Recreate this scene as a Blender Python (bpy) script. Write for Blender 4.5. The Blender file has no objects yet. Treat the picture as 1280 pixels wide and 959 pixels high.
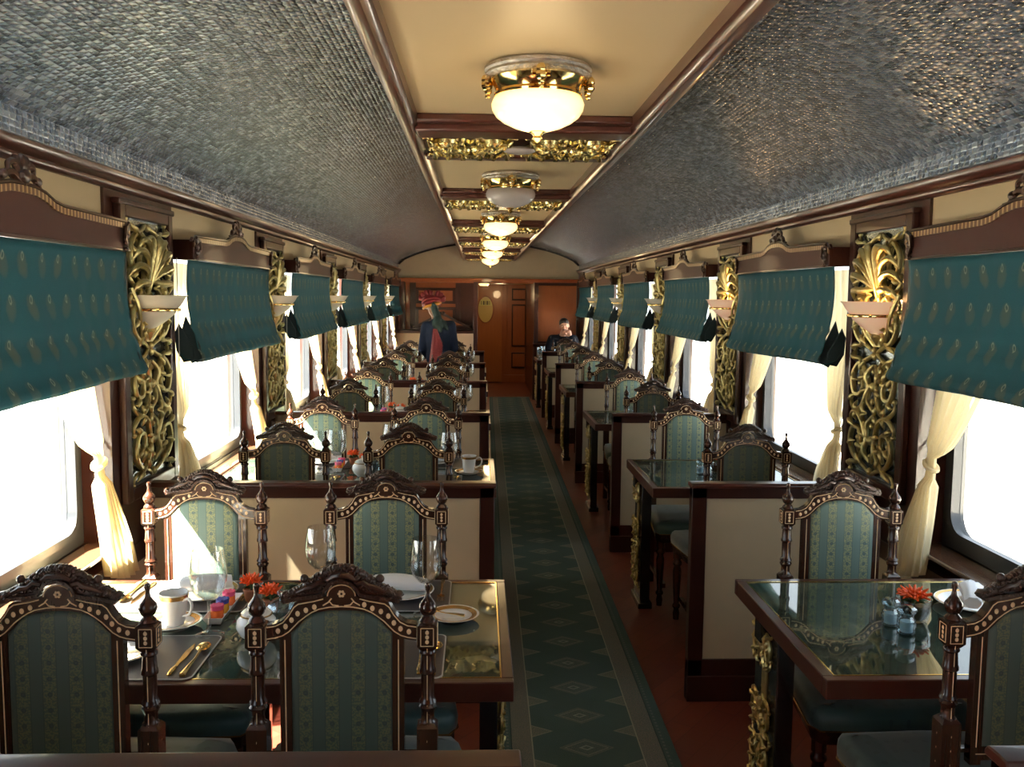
import bpy, bmesh, math, random
from mathutils import Vector, Matrix
PI = math.pi
SC = bpy.context.scene
COL = SC.collection
P = 2.34            # length of one dining bay
CX = 0.165          # middle of the carriage
HW = 1.565          # half width between the pillar faces
XL, XR = CX - HW, CX + HW
TZ = 0.791          # table top
rnd = random.Random(7)

# ---------------------------------------------------------------- helpers
class MB:
    def __init__(s): s.v = []; s.f = []; s.m = []
    def add(s, vs, fs, m=0):
        b = len(s.v); s.v += [tuple(v) for v in vs]
        s.f += [tuple(i + b for i in f) for f in fs]; s.m += [m] * len(fs); return s
    def box(s, x0, x1, y0, y1, z0, z1, m=0):
        vs = [(x, y, z) for z in (z0, z1) for y in (y0, y1) for x in (x0, x1)]
        return s.add(vs, [(0, 2, 3, 1), (4, 5, 7, 6), (0, 1, 5, 4), (2, 6, 7, 3), (0, 4, 6, 2), (1, 3, 7, 5)], m)
    def loft(s, rings, m=0, cap=True, closed=True):
        n = len(rings[0]); vs = [p for r in rings for p in r]; fs = []
        for i in range(len(rings) - 1):
            for j in range(n if closed else n - 1):
                k = (j + 1) % n
                fs.append((i * n + j, i * n + k, (i + 1) * n + k, (i + 1) * n + j))
        if cap and closed:
            fs.append(tuple(range(n))[::-1]); fs.append(tuple((len(rings) - 1) * n + j for j in range(n)))
        return s.add(vs, fs, m)
    def lathe(s, prof, n=16, c=(0, 0, 0), m=0, sx=1, sy=1, a0=0, a1=2 * PI, cap=True):
        full = abs(a1 - a0 - 2 * PI) < 1e-6
        k = n if full else n + 1
        rings = [[(c[0] + r * sx * math.cos(a0 + (a1 - a0) * j / n), c[1] + r * sy * math.sin(a0 + (a1 - a0) * j / n), c[2] + z) for j in range(k)] for r, z in prof]
        return s.loft(rings, m, False, full)
    def prism(s, poly, a0, a1, ax='y', m=0):       # 2-D outline pushed along an axis
        def P3(p, t): return {'y': (p[0], t, p[1]), 'x': (t, p[0], p[1]), 'z': (p[0], p[1], t)}[ax]
        return s.loft([[P3(p, a0) for p in poly], [P3(p, a1) for p in poly]], m)
    def strip(s, A, B, y0, y1, m=0, ax='y'):       # solid ribbon between two matching outlines
        def P3(p, t): return {'y': (p[0], t, p[1]), 'x': (t, p[0], p[1]), 'z': (p[0], p[1], t)}[ax]
        rings = [[P3(a, y0), P3(b, y0), P3(b, y1), P3(a, y1)] for a, b in zip(A, B)]
        return s.loft(rings, m)
    def tube(s, pts, rad, n=6, m=0, flat=None, cap=True):
        pts = [Vector(p) for p in pts]; L = len(pts)
        if not hasattr(rad, '__len__'): rad = [rad] * L
        rings = []; up = None
        for i, p in enumerate(pts):
            t = (pts[min(i + 1, L - 1)] - pts[max(i - 1, 0)])
            t = t.normalized() if t.length > 1e-9 else Vector((0, 0, 1))
            if flat is not None:
                u = Vector(flat); u = (u - t * u.dot(t))
                u = u.normalized() if u.length > 1e-6 else Vector((1, 0, 0))
            else:
                if up is None: up = Vector((0, 0, 1)) if abs(t.z) < .9 else Vector((1, 0, 0))
                u = up - t * up.dot(t)
                if u.length < 1e-6: u = t.orthogonal()
                u.normalize(); up = u
            w = t.cross(u); r = rad[i]
            rings.append([tuple(p + u * (r * math.cos(2 * PI * j / n)) + w * (r * math.sin(2 * PI * j / n))) for j in range(n)])
        return s.loft(rings, m, cap)
    def ell(s, c, r, n=8, k=5, m=0, R=None):
        if not hasattr(r, '__len__'): r = (r, r, r)
        rings = []
        for i in range(k + 1):
            a = -PI / 2 + PI * i / k; q = max(math.cos(a), .02)
            ring = []
            for j in range(n):
                b = 2 * PI * j / n; v = Vector((r[0] * q * math.cos(b), r[1] * q * math.sin(b), r[2] * math.sin(a)))
                if R is not None: v = R @ v
                ring.append((c[0] + v.x, c[1] + v.y, c[2] + v.z))
            rings.append(ring)
        return s.loft(rings, m)
    def xf(s, M):
        s.v = [tuple(M @ Vector(v)) for v in s.v]; return s
    def build(s, name, mats, parent=None, ang=35, bevel=0, smooth=True):
        me = bpy.data.meshes.new(name); me.from_pydata(s.v, [], s.f)
        if not hasattr(mats, '__len__'): mats = [mats]
        for mt in mats: me.materials.append(mt)
        me.polygons.foreach_set('material_index', s.m)
        bm = bmesh.new(); bm.from_mesh(me); bmesh.ops.recalc_face_normals(bm, faces=bm.faces); bm.to_mesh(me); bm.free()
        if smooth:
            me.polygons.foreach_set('use_smooth', [True] * len(me.polygons))
            me.set_sharp_from_angle(angle=math.radians(ang))
        me.update()
        o = bpy.data.objects.new(name, me); COL.objects.link(o)
        if parent: o.parent = parent
        if bevel:
            b = o.modifiers.new('bevel', 'BEVEL'); b.width = bevel; b.segments = 2; b.limit_method = 'ANGLE'; b.angle_limit = math.radians(40)
        return o

def tag(o, label, cat, group=None):
    o['label'] = label; o['category'] = cat
    if group: o['group'] = group
    return o
def struct(o): o['kind'] = 'structure'; return o
def thing(name, label, cat, loc=(0, 0, 0), rz=0, group=None):
    o = bpy.data.objects.new(name, None); COL.objects.link(o); o.location = loc; o.rotation_euler = (0, 0, rz)
    o.empty_display_size = .1
    return tag(o, label, cat, group)
def copy_tree(o, parent=None):
    c = o.copy(); COL.objects.link(c)
    if parent: c.parent = parent
    for ch in list(o.children): copy_tree(ch, c)
    return c
def place(proto, used, loc, rz, label, group=None):
    o = proto if not used else copy_tree(proto)
    o.location = loc; o.rotation_euler = (0, 0, rz); o['label'] = label
    if group: o['group'] = group
    return o
def crom(pts, n=5):
    pts = [Vector(p) for p in pts]; q = [pts[0] * 2 - pts[1]] + pts + [pts[-1] * 2 - pts[-2]]; out = []
    for i in range(1, len(q) - 2):
        for k in range(n):
            t = k / n; a, b, c, d = q[i - 1], q[i], q[i + 1], q[i + 2]
            out.append(.5 * ((2 * b) + (c - a) * t + (2 * a - 5 * b + 4 * c - d) * t * t + (3 * b - a - 3 * c + d) * t ** 3))
    out.append(q[-2]); return out

# ---------------------------------------------------------------- materials
class NT:
    def __init__(s, name):
        s.mat = bpy.data.materials.new(name); s.mat.use_nodes = True
        s.t = s.mat.node_tree; s.t.nodes.clear()
        s.out = s.t.nodes.new('ShaderNodeOutputMaterial')
    def n(s, ty, **kw):
        nd = s.t.nodes.new(ty)
        for k, v in kw.items(): setattr(nd, k, v)
        return nd
    def link(s, a, b): s.t.links.new(a, b)
    def inp(s, nd, key, v):
        sock = nd.inputs[key]
        if isinstance(v, bpy.types.NodeSocket): s.link(v, sock)
        elif v is not None: sock.default_value = v
    def math(s, op, a, b=None, c=None, clamp=False):
        nd = s.n('ShaderNodeMath', operation=op); nd.use_clamp = clamp
        s.inp(nd, 0, a)
        if b is not None: s.inp(nd, 1, b)
        if c is not None: s.inp(nd, 2, c)
        return nd.outputs[0]
    def mix(s, f, a, b, bt='MIX'):
        nd = s.n('ShaderNodeMix', data_type='RGBA', blend_type=bt)
        s.inp(nd, 0, f)
        for k, v in ((6, a), (7, b)):
            if not isinstance(v, bpy.types.NodeSocket) and len(v) == 3: v = (*v, 1)
            s.inp(nd, k, v)
        return nd.outputs[2]
    def coord(s, kind='Object'): return s.n('ShaderNodeTexCoord').outputs[kind]
    def sep(s, v):
        nd = s.n('ShaderNodeSeparateXYZ'); s.link(v, nd.inputs[0]); return nd.outputs
    def comb(s, x, y, z=0.0):
        nd = s.n('ShaderNodeCombineXYZ'); s.inp(nd, 0, x); s.inp(nd, 1, y); s.inp(nd, 2, z); return nd.outputs[0]
    def mapping(s, v, scale=(1, 1, 1), rot=(0, 0, 0), loc=(0, 0, 0)):
        nd = s.n('ShaderNodeMapping'); s.link(v, nd.inputs[0]); nd.inputs['Scale'].default_value = scale
        nd.inputs['Rotation'].default_value = rot; nd.inputs['Location'].default_value = loc; return nd.outputs[0]
    def noise(s, v, scale, detail=3, rough=.5, out='Fac'):
        nd = s.n('ShaderNodeTexNoise'); s.link(v, nd.inputs['Vector']); nd.inputs['Scale'].default_value = scale
        nd.inputs['Detail'].default_value = detail; nd.inputs['Roughness'].default_value = rough; return nd.outputs[out]
    def wn(s, v, out='Value'):
        nd = s.n('ShaderNodeTexWhiteNoise', noise_dimensions='3D'); s.link(v, nd.inputs['Vector']); return nd.outputs[out]
    def ramp(s, f, stops):
        nd = s.n('ShaderNodeValToRGB'); s.link(f, nd.inputs[0]); e = nd.color_ramp.elements
        while len(e) < len(stops): e.new(.5)
        for el, (p, c) in zip(e, stops): el.position = p; el.color = (*c, 1) if len(c) == 3 else c
        return nd.outputs[0]
    def bump(s, h, strength=.5, dist=.01):
        nd = s.n('ShaderNodeBump'); s.link(h, nd.inputs['Height']); nd.inputs['Strength'].default_value = strength
        nd.inputs['Distance'].default_value = dist; return nd.outputs[0]
    def bsdf(s, color=(.5, .5, .5), rough=.5, metal=0., normal=None, coat=0., spec=None, emit=None, es=0., trans=0., ior=None, sheen=0., coatr=.05):
        b = s.n('ShaderNodeBsdfPrincipled')
        if not isinstance(color, bpy.types.NodeSocket): color = (*color[:3], 1)
        s.inp(b, 'Base Color', color); s.inp(b, 'Roughness', rough); s.inp(b, 'Metallic', metal)
        if normal is not None: s.inp(b, 'Normal', normal)
        if coat: s.inp(b, 'Coat Weight', coat); s.inp(b, 'Coat Roughness', coatr)
        if spec is not None: s.inp(b, 'Specular IOR Level', spec)
        if ior: s.inp(b, 'IOR', ior)
        if trans: s.inp(b, 'Transmission Weight', trans)
        if sheen: s.inp(b, 'Sheen Weight', sheen)
        if emit is not None:
            s.inp(b, 'Emission Color', (*emit, 1)); s.inp(b, 'Emission Strength', es)
        s.link(b.outputs[0], s.out.inputs[0]); return b
def simple(name, color, rough=.5, metal=0., var=.0, scale=20, bump=0, **kw):
    t = NT(name); c = color; nrm = None
    v = t.coord()
    if var:
        f = t.noise(v, scale); c = t.mix(f, [x * (1 - var) for x in color], [min(1, x * (1 + var)) for x in color])
    if bump: nrm = t.bump(t.noise(v, scale * 3, 4), bump, .004)
    t.bsdf(c, rough, metal, nrm, **kw); return t.mat

def wood_mat(name, c1, c2, rough=.25, coat=.6, axis=(1, 1, 6), sc=6, spec=.4):
    t = NT(name); v = t.mapping(t.coord(), scale=axis)
    f = t.noise(v, sc, 5, .6)
    f2 = t.noise(t.mapping(t.coord(), scale=(axis[0] * 9, axis[1] * 9, axis[2] * .7)), sc * 2, 2)
    c = t.mix(f, c1, c2); c = t.mix(t.math('MULTIPLY', f2, .35), c, [x * .45 for x in c1])
    t.bsdf(c, rough, 0, t.bump(f2, .05, .002), coat=coat, spec=spec); return t.mat
M = {}
M['wood'] = wood_mat('mahogany', (.028, .008, .006), (.050, .015, .010), .3, .35, (3, 3, .5), 6, .3)
M['pelmet'] = wood_mat('pelmet_mahogany', (.026, .007, .005), (.045, .012, .008), .5, .06, (3, .4, 3), 6, .15)
M['wood_h'] = wood_mat('mahogany_moulding', (.040, .010, .007), (.078, .020, .012), .30, .30, (3, .4, 3))
M['chair_wood'] = wood_mat('chair_walnut', (.028, .010, .006), (.060, .020, .010), .25, .5, (3, 3, .5))
M['carved'] = wood_mat('carved_walnut', (.025, .009, .006), (.06, .022, .012), .3, .45, (3, 3, 3))
M['door_wood'] = wood_mat('honey_wood', (.32, .095, .02), (.46, .15, .03), .35, .3, (3, 3, .5))
M['panel_wood'] = wood_mat('cherry_wood', (.26, .065, .016), (.38, .11, .026), .35, .35, (3, 3, .5))
M['inlay'] = simple('bone_inlay', (.80, .58, .34), .35, var=.15, scale=60)
M['cream'] = simple('cream_fabric_wall', (.47, .395, .27), .8, var=.06, scale=12, bump=.08)
M['soffit'] = simple('cream_ceiling_board', (.60, .47, .28), .42, var=.04, scale=3)
M['gold'] = simple('antique_gilt', (.58, .49, .22), .30, .85, var=.45, scale=22, bump=.5)
M['gold2'] = simple('bright_gilt', (.85, .66, .30), .22, .95, var=.3, scale=22, bump=.4)
M['brass'] = simple('polished_brass', (.82, .60, .24), .12, 1., var=.1)
M['gold_cutlery'] = simple('gold_cutlery', (.86, .56, .20), .18, 1.)
M['silver'] = simple('chased_silver', (.62, .58, .52), .25, .9, var=.5, scale=45, bump=1.)
M['back'] = simple('antiqued_mirror', (.22, .27, .30), .12, .8, var=.5, scale=25, bump=.2)
M['steel'] = simple('painted_window_metal', (.030, .034, .042), .3, .2, coat=.3)
M['sill'] = simple('polished_sill', (.10, .05, .03), .12, .0, coat=1.)
M['porcelain'] = simple('white_porcelain', (.86, .86, .85), .12, 0, coat=.6)
M['goldband'] = simple('gilt_band', (.60, .34, .10), .25, .7)
M['napkin'] = simple('white_linen', (.80, .82, .86), .8, var=.03, scale=80, bump=.2)
M['mat'] = simple('charcoal_placemat', (.06, .052, .055), .42, 0, var=.15, scale=300, bump=.2)
M['matedge'] = simple('placemat_edge', (.45, .43, .42), .4)
M['orange'] = simple('orange_petals', (.80, .10, .008), .5, var=.3, scale=90)
M['pink'] = simple('pink_foil', (.75, .08, .22), .35)
M['blue'] = simple('blue_foil', (.08, .10, .42), .35)
M['yellow'] = simple('yellow_jam', (.80, .42, .02), .25)
M['orangejam'] = simple('orange_jam', (.80, .16, .03), .25)
M['stem'] = simple('dark_green_leaves', (.03, .07, .015), .5)
M['terracotta'] = simple('terracotta', (.50, .20, .10), .6)
M['butter'] = simple('yellow_glaze', (.85, .50, .05), .3)
M['black'] = simple('black_lacquer', (.012, .012, .014), .25, coat=.5)
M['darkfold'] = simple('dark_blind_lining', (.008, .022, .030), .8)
M['cord'] = simple('beaded_cord', (.55, .52, .45), .4, .3)
M['concrete'] = simple('pale_platform', (.62, .60, .56), .9, var=.1, scale=2)
M['plaster'] = simple('outer_shell', (.35, .30, .25), .9)

def glass_mat(name, tint=(1, 1, 1), base=.04, gain=.75):
    t = NT(name); lw = t.n('ShaderNodeLayerWeight'); lw.inputs['Blend'].default_value = .28
    f = t.math('MULTIPLY_ADD', lw.outputs['Facing'], gain, base, clamp=True)
    tr = t.n('ShaderNodeBsdfTransparent'); tr.inputs[0].default_value = (*tint, 1)
    gl = t.n('ShaderNodeBsdfGlossy'); gl.inputs['Roughness'].default_value = .02
    mx = t.n('ShaderNodeMixShader'); t.link(f, mx.inputs[0]); t.link(tr.outputs[0], mx.inputs[1]); t.link(gl.outputs[0], mx.inputs[2])
    t.link(mx.outputs[0], t.out.inputs[0]); return t.mat
M['glass'] = glass_mat('clear_glass', (.97, .98, .98), .05, .7)
M['cutglass'] = glass_mat('cut_glass', (.80, .90, .95), .12, .7)
M['pane'] = glass_mat('window_glass', (.97, .985, .985), .02, .10)
M['amberglass'] = glass_mat('amber_drink', (.30, .13, .04), .05, .4)

def curtain_mat():
    t = NT('sheer_cream_curtain'); v = t.coord()
    w = t.noise(t.mapping(v, scale=(40, 40, 2)), 6, 2)
    c = t.mix(w, (.86, .74, .48), (.93, .85, .62))
    d = t.n('ShaderNodeBsdfDiffuse'); t.link(c, d.inputs[0])
    tl = t.n('ShaderNodeBsdfTranslucent'); t.link(c, tl.inputs[0])
    tr = t.n('ShaderNodeBsdfTransparent')
    m1 = t.n('ShaderNodeMixShader'); m1.inputs[0].default_value = .42
    t.link(d.outputs[0], m1.inputs[1]); t.link(tl.outputs[0], m1.inputs[2])
    m2 = t.n('ShaderNodeMixShader'); m2.inputs[0].default_value = .10
    t.link(m1.outputs[0], m2.inputs[1]); t.link(tr.outputs[0], m2.inputs[2])
    t.link(m2.outputs[0], t.out.inputs[0]); return t.mat
M['curtain'] = curtain_mat()

def table_glass():
    t = NT('marbled_glass_top'); v = t.coord()
    f = t.noise(v, 5, 6, .65)
    c = t.ramp(f, [(.35, (.010, .022, .018)), (.5, (.035, .055, .040)), (.62, (.10, .11, .07)), (.72, (.03, .05, .04))])
    t.bsdf(c, .03, 0, ior=1.7, spec=.5); return t.mat
M['tabletop'] = table_glass()

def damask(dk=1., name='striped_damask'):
    t = NT(name); o = t.sep(t.coord()); x, y, z = o[0], o[1], o[2]
    w = t.math('ADD', z, y)
    sx = .060
    u = t.math('DIVIDE', t.math('ADD', x, .0225 + sx / 2), sx)
    fu = t.math('SUBTRACT', t.math('FRACT', u), .5)              # -0.5..0.5 across one repeat
    au = t.math('ABSOLUTE', fu)
    band = t.math('LESS_THAN', au, .25)
    line = t.math('MULTIPLY', t.math('GREATER_THAN', au, .25), t.math('LESS_THAN', au, .29))
    sz = .037
    vv = t.math('DIVIDE', w, sz); fv = t.math('SUBTRACT', t.math('FRACT', vv), .5)
    du = t.math('MULTIPLY', fu, sx); dv = t.math('MULTIPLY', fv, sz)
    d = t.math('SQRT', t.math('ADD', t.math('MULTIPLY', du, du), t.math('MULTIPLY', dv, dv)))
    dot = t.math('LESS_THAN', d, .0058)
    core = t.math('LESS_THAN', d, .0026)
    nz = t.noise(t.comb(t.math('ABSOLUTE', fu), vv, 0.0), 7, 2, .5)
    nz2 = t.noise(t.comb(x, w, 0.0), 210, 1)
    leaf = t.math('GREATER_THAN', t.math('ADD', t.math('MULTIPLY', nz, .4), t.math('MULTIPLY', nz2, .6)), .5)
    basec = (.085, .150, .125); lime = (.29, .31, .145); navy = (.045, .085, .10)
    tone = t.noise(t.comb(x, 0.0, 0.0), 35, 1)
    c = t.mix(tone, (.095, .165, .145), (.140, .215, .190))
    c = t.mix(t.math('MULTIPLY', band, .55), c, (.13, .17, .11))
    c = t.mix(t.math('MULTIPLY', t.math('MULTIPLY', band, leaf), .9), c, lime)
    c = t.mix(t.math('MULTIPLY', line, .6), c, (.05, .09, .09))
    c = t.mix(t.math('MULTIPLY', dot, .85), c, navy)
    c = t.mix(t.math('MULTIPLY', core, .7), c, (.10, .16, .15))
    wv = t.noise(t.comb(x, w, 0.0), 700, 1)
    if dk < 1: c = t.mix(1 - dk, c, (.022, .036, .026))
    t.bsdf(c, .55, 0, t.bump(wv, .25, .001), sheen=.15); return t.mat
M['damask'] = damask(); M['damask_shaded'] = damask(.42, 'shaded_back_damask')  # second is the same damask, shade on the chair backs mixed into its colour

def seat_mat():
    t = NT('teal_velvet'); o = t.sep(t.coord())
    f = t.noise(t.coord(), 9, 3)
    c = t.mix(f, (.035, .085, .085), (.07, .13, .12))
    u = t.math('FRACT', t.math('MULTIPLY', o[0], 18)); v = t.math('FRACT', t.math('MULTIPLY', o[1], 18))
    a = t.math('SUBTRACT', u, .5); b = t.math('SUBTRACT', v, .5)
    d = t.math('LESS_THAN', t.math('ADD', t.math('MULTIPLY', a, a), t.math('MULTIPLY', b, b)), .025)
    c = t.mix(t.math('MULTIPLY', d, .5), c, (.02, .045, .05))
    t.bsdf(c, .45, 0, sheen=.4); return t.mat
M['seat'] = seat_mat()

def blind_mat():
    t = NT('teal_peacock_silk'); uv = t.sep(t.coord('UV')); u, v = uv[0], uv[1]     # metres
    sv, su = .125, .112
    row = t.math('FLOOR', t.math('DIVIDE', v, sv))
    jit = t.wn(t.comb(row, 0.0, 3.0))
    uu = t.math('ADD', t.math('DIVIDE', u, su), t.math('MULTIPLY', jit, .8))
    colr = t.math('FLOOR', uu)
    r1 = t.wn(t.comb(row, colr, 1.0)); r2 = t.wn(t.comb(row, colr, 2.0))
    x = t.math('MULTIPLY', t.math('SUBTRACT', t.math('FRACT', uu), .5), su)
    y = t.math('MULTIPLY', t.math('SUBTRACT', t.math('FRACT', t.math('DIVIDE', v, sv)), .5), sv)
    wob = t.math('MULTIPLY', t.math('SUBTRACT', t.noise(t.comb(u, v, 0.0), 30, 2), .5), .02)
    x = t.math('ADD', t.math('ADD', x, wob), t.math('MULTIPLY', t.math('SUBTRACT', r1, .5), .01))
    # feather body: an ellipse hanging below the eye, smeared and soft
    bx = t.math('DIVIDE', t.math('ADD', x, t.math('MULTIPLY', y, t.math('MULTIPLY', t.math('SUBTRACT', r2, .5), .7))), .030); by = t.math('DIVIDE', t.math('ADD', y, .010), .043)
    d = t.math('ADD', t.math('MULTIPLY', bx, bx), t.math('MULTIPLY', by, by))
    body = t.math('SUBTRACT', 1.0, t.math('MULTIPLY', d, d), clamp=True)
    ex = t.math('DIVIDE', x, .0065); ey = t.math('DIVIDE', t.math('SUBTRACT', y, .014), .011)
    de = t.math('SQRT', t.math('ADD', t.math('MULTIPLY', ex, ex), t.math('MULTIPLY', ey, ey)))
    ring = t.math('SUBTRACT', 1.0, t.math('MULTIPLY', t.math('ABSOLUTE', t.math('SUBTRACT', de, 1.0)), 2.2), clamp=True)
    grain = t.noise(t.comb(t.math('MULTIPLY', u, 1.0), t.math('MULTIPLY', v, 6.0), 0.0), 90, 2)
    c = t.mix(grain, (.007, .046, .062), (.012, .064, .084))
    c = t.mix(t.math('MULTIPLY', body, t.math('MULTIPLY_ADD', r1, .35, .42)), c, (.080, .088, .060))
    c = t.mix(t.math('MULTIPLY', ring, .75), c, (.25, .26, .19))
    t.bsdf(c, .75, 0, t.bump(t.noise(t.comb(u, t.math('MULTIPLY', v, 8.0), 0.0), 60, 2), .15, .003), spec=.15)
    b = next(q for q in t.t.nodes if q.type == 'BSDF_PRINCIPLED'); tl = t.n('ShaderNodeBsdfTranslucent'); t.link(t.mix(.5, c, (.03, .22, .26)), tl.inputs[0])
    mx = t.n('ShaderNodeMixShader'); mx.inputs[0].default_value = .12; t.link(b.outputs[0], mx.inputs[1]); t.link(tl.outputs[0], mx.inputs[2]); t.link(mx.outputs[0], t.out.inputs[0])
    return t.mat
M['blind'] = blind_mat()

def mosaic_mat():
    t = NT('grey_shell_mosaic'); uv = t.sep(t.coord('UV')); u, v = uv[0], uv[1]     # u along the carriage, v round the vault
    su, sv = .036, .0195
    vr = t.math('DIVIDE', v, sv); row = t.math('FLOOR', vr)
    off = t.wn(t.comb(row, 5.0, 0.0))
    ur = t.math('ADD', t.math('DIVIDE', u, su), off); cu = t.math('FLOOR', ur)
    fu = t.math('FRACT', ur); fv = t.math('FRACT', vr)
    cell = t.comb(cu, row, 0.0)
    r = t.wn(cell); rc = t.sep(t.wn(cell, 'Color'))
    c = t.ramp(r, [(0., (.15, .21, .30)), (.35, (.31, .40, .54)), (.7, (.50, .60, .76)), (1., (.78, .88, 1.0))])
    big = t.noise(t.comb(u, v, 0.0), 1.5, 2)
    c = t.mix(t.math('MULTIPLY', big, .30), c, (.25, .28, .33))
    pil = t.math('MULTIPLY', t.math('SINE', t.math('MULTIPLY', fu, PI)), t.math('SINE', t.math('MULTIPLY', fv, PI)))
    pil = t.math('POWER', t.math('MAXIMUM', pil, .0), .62)
    tilt = t.math('ADD', t.math('MULTIPLY', t.math('SUBTRACT', rc[0], .5), fu), t.math('MULTIPLY', t.math('SUBTRACT', rc[1], .5), fv))
    h = t.math('ADD', t.math('MULTIPLY', pil, .6), t.math('MULTIPLY', tilt, .8))
    t.bsdf(c, .19, .68, t.bump(h, 1., .0038)); return t.mat
M['mosaic'] = mosaic_mat()

def rug_mat():
    t = NT('teal_runner_carpet'); o = t.sep(t.coord()); x, y = o[0], o[1]
    W = .345; ax = t.math('ABSOLUTE', x); e = t.math('SUBTRACT', W, ax)               # distance from the edge
    def band(a, b): return t.math('MULTIPLY', t.math('GREATER_THAN', e, a), t.math('LESS_THAN', e, b))
    per = .275
    fy = t.math('SUBTRACT', t.math('FRACT', t.math('DIVIDE', y, per)), .5); yy = t.math('MULTIPLY', fy, per)
    dm = t.math('ADD', t.math('DIVIDE', ax, .10), t.math('DIVIDE', t.math('ABSOLUTE', yy), .068))
    def ringf(d, a, b): return t.math('MULTIPLY', t.math('GREATER_THAN', d, a), t.math('LESS_THAN', d, b))
    sp = t.noise(t.coord(), 240, 2); speck = t.math('GREATER_THAN', sp, .5)
    field = t.mix(t.noise(t.coord(), 5, 3), (.045, .078, .076), (.065, .100, .098))
    c = field
    tan = (.20, .185, .15)
    c = t.mix(t.math('MULTIPLY', ringf(dm, .0, 1.0), t.math('MULTIPLY', speck, .35)), c, tan)
    c = t.mix(t.math('MULTIPLY', ringf(dm, .8, .9), .5), c, (.24, .23, .19))
    c = t.mix(t.math('MULTIPLY', ringf(dm, 1.0, 1.08), .5), c, tan)
    c = t.mix(t.math('MULTIPLY', ringf(dm, .18, .30), .7), c, (.25, .27, .24))
    # corner figures half way between the lozenges
    y2 = t.math('SUBTRACT', .5, t.math('ABSOLUTE', fy)); y2 = t.math('MULTIPLY', y2, per)
    d2 = t.math('ADD', t.math('DIVIDE', t.math('SUBTRACT', e, .135), .085), t.math('DIVIDE', y2, .05))
    infield = t.math('GREATER_THAN', e, .135)
    c = t.mix(t.math('MULTIPLY', t.math('MULTIPLY', ringf(d2, -1, 1), infield), t.math('MULTIPLY_ADD', speck, .5, .2)), c, tan)
    c = t.mix(t.math('MULTIPLY', t.math('MULTIPLY', ringf(d2, .9, 1.05), infield), .5), c, (.24, .23, .19))
    c = t.mix(t.math('MULTIPLY', band(.055, .132), t.math('MULTIPLY_ADD', speck, .55, .35)), c, (.17, .155, .135))
    c = t.mix(t.math('MULTIPLY', band(.132, .137), .8), c, (.28, .27, .22))
    c = t.mix(t.math('MULTIPLY', band(.050, .055), .8), c, (.025, .045, .05))
    dots = t.math('GREATER_THAN', t.math('SINE', t.math('MULTIPLY', y, 230)), .1)
    c = t.mix(t.math('MULTIPLY', t.math('MULTIPLY', band(.033, .042), dots), .6), c, (.14, .15, .14))
    t.bsdf(c, .95, 0, t.bump(sp, .5, .003), spec=.1); return t.mat
M['rug'] = rug_mat()

def floor_mat():
    t = NT('red_brown_floorboards'); v = t.mapping(t.coord(), rot=(0, 0, math.radians(-52)))
    b = t.n('ShaderNodeTexBrick'); t.link(v, b.inputs['Vector']); b.inputs['Scale'].default_value = 1
    b.inputs['Brick Width'].default_value = .42; b.inputs['Row Height'].default_value = .10; b.inputs['Mortar Size'].default_value = .0015
    b.inputs['Color1'].default_value = (.105, .020, .012, 1); b.inputs['Color2'].default_value = (.165, .036, .020, 1); b.inputs['Mortar'].default_value = (.05, .01, .006, 1)
    g = t.noise(t.mapping(v, scale=(2, 22, 1)), 5, 4)
    c = t.mix(t.math('MULTIPLY', g, .5), b.outputs['Color'], (.08, .018, .012))
    t.bsdf(c, .38, 0, coat=.15, coatr=.2); return t.mat
M['floor'] = floor_mat()

def dentil_mat():        # inlaid chequer strip along the pelmet tops
    t = NT('dentil_inlay'); o = t.sep(t.coord())
    f = t.math('FRACT', t.math('MULTIPLY', o[1], 42.0)); m = t.math('MULTIPLY', t.math('GREATER_THAN', f, .36), t.math('LESS_THAN', f, .74))
    c = t.mix(m, (.13, .055, .022), (.50, .34, .17)); t.bsdf(c, .35, 0, coat=.4); return t.mat
M['dentil'] = dentil_mat()

def lamp_mat(name, col, es, base=(.9, .85, .75)):
    t = NT(name); lw = t.n('ShaderNodeLayerWeight'); lw.inputs['Blend'].default_value = .3
    v = t.noise(t.mapping(t.coord(), scale=(1, 1, 2)), 9, 3)
    e = t.math('MULTIPLY', t.math('MULTIPLY_ADD', v, .5, .75), es)
    b = t.bsdf(base, .25, 0, coat=.3, emit=col, es=1.0); t.link(t.math('MULTIPLY', e, t.math('SUBTRACT', 1.25, lw.outputs['Facing'])), b.inputs['Emission Strength']); return t.mat
M['bowl_on'] = lamp_mat('lit_alabaster', (1., .70, .30), 3.2)
M['bowl_off'] = simple('unlit_alabaster', (.55, .50, .50), .25, var=.12, scale=14, coat=.4)
M['sconce_on'] = lamp_mat('lit_sconce_glass', (1., .45, .24), .55)
M['sconce_off'] = simple('unlit_sconce_glass', (.66, .64, .58), .3, var=.08, scale=14)

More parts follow.
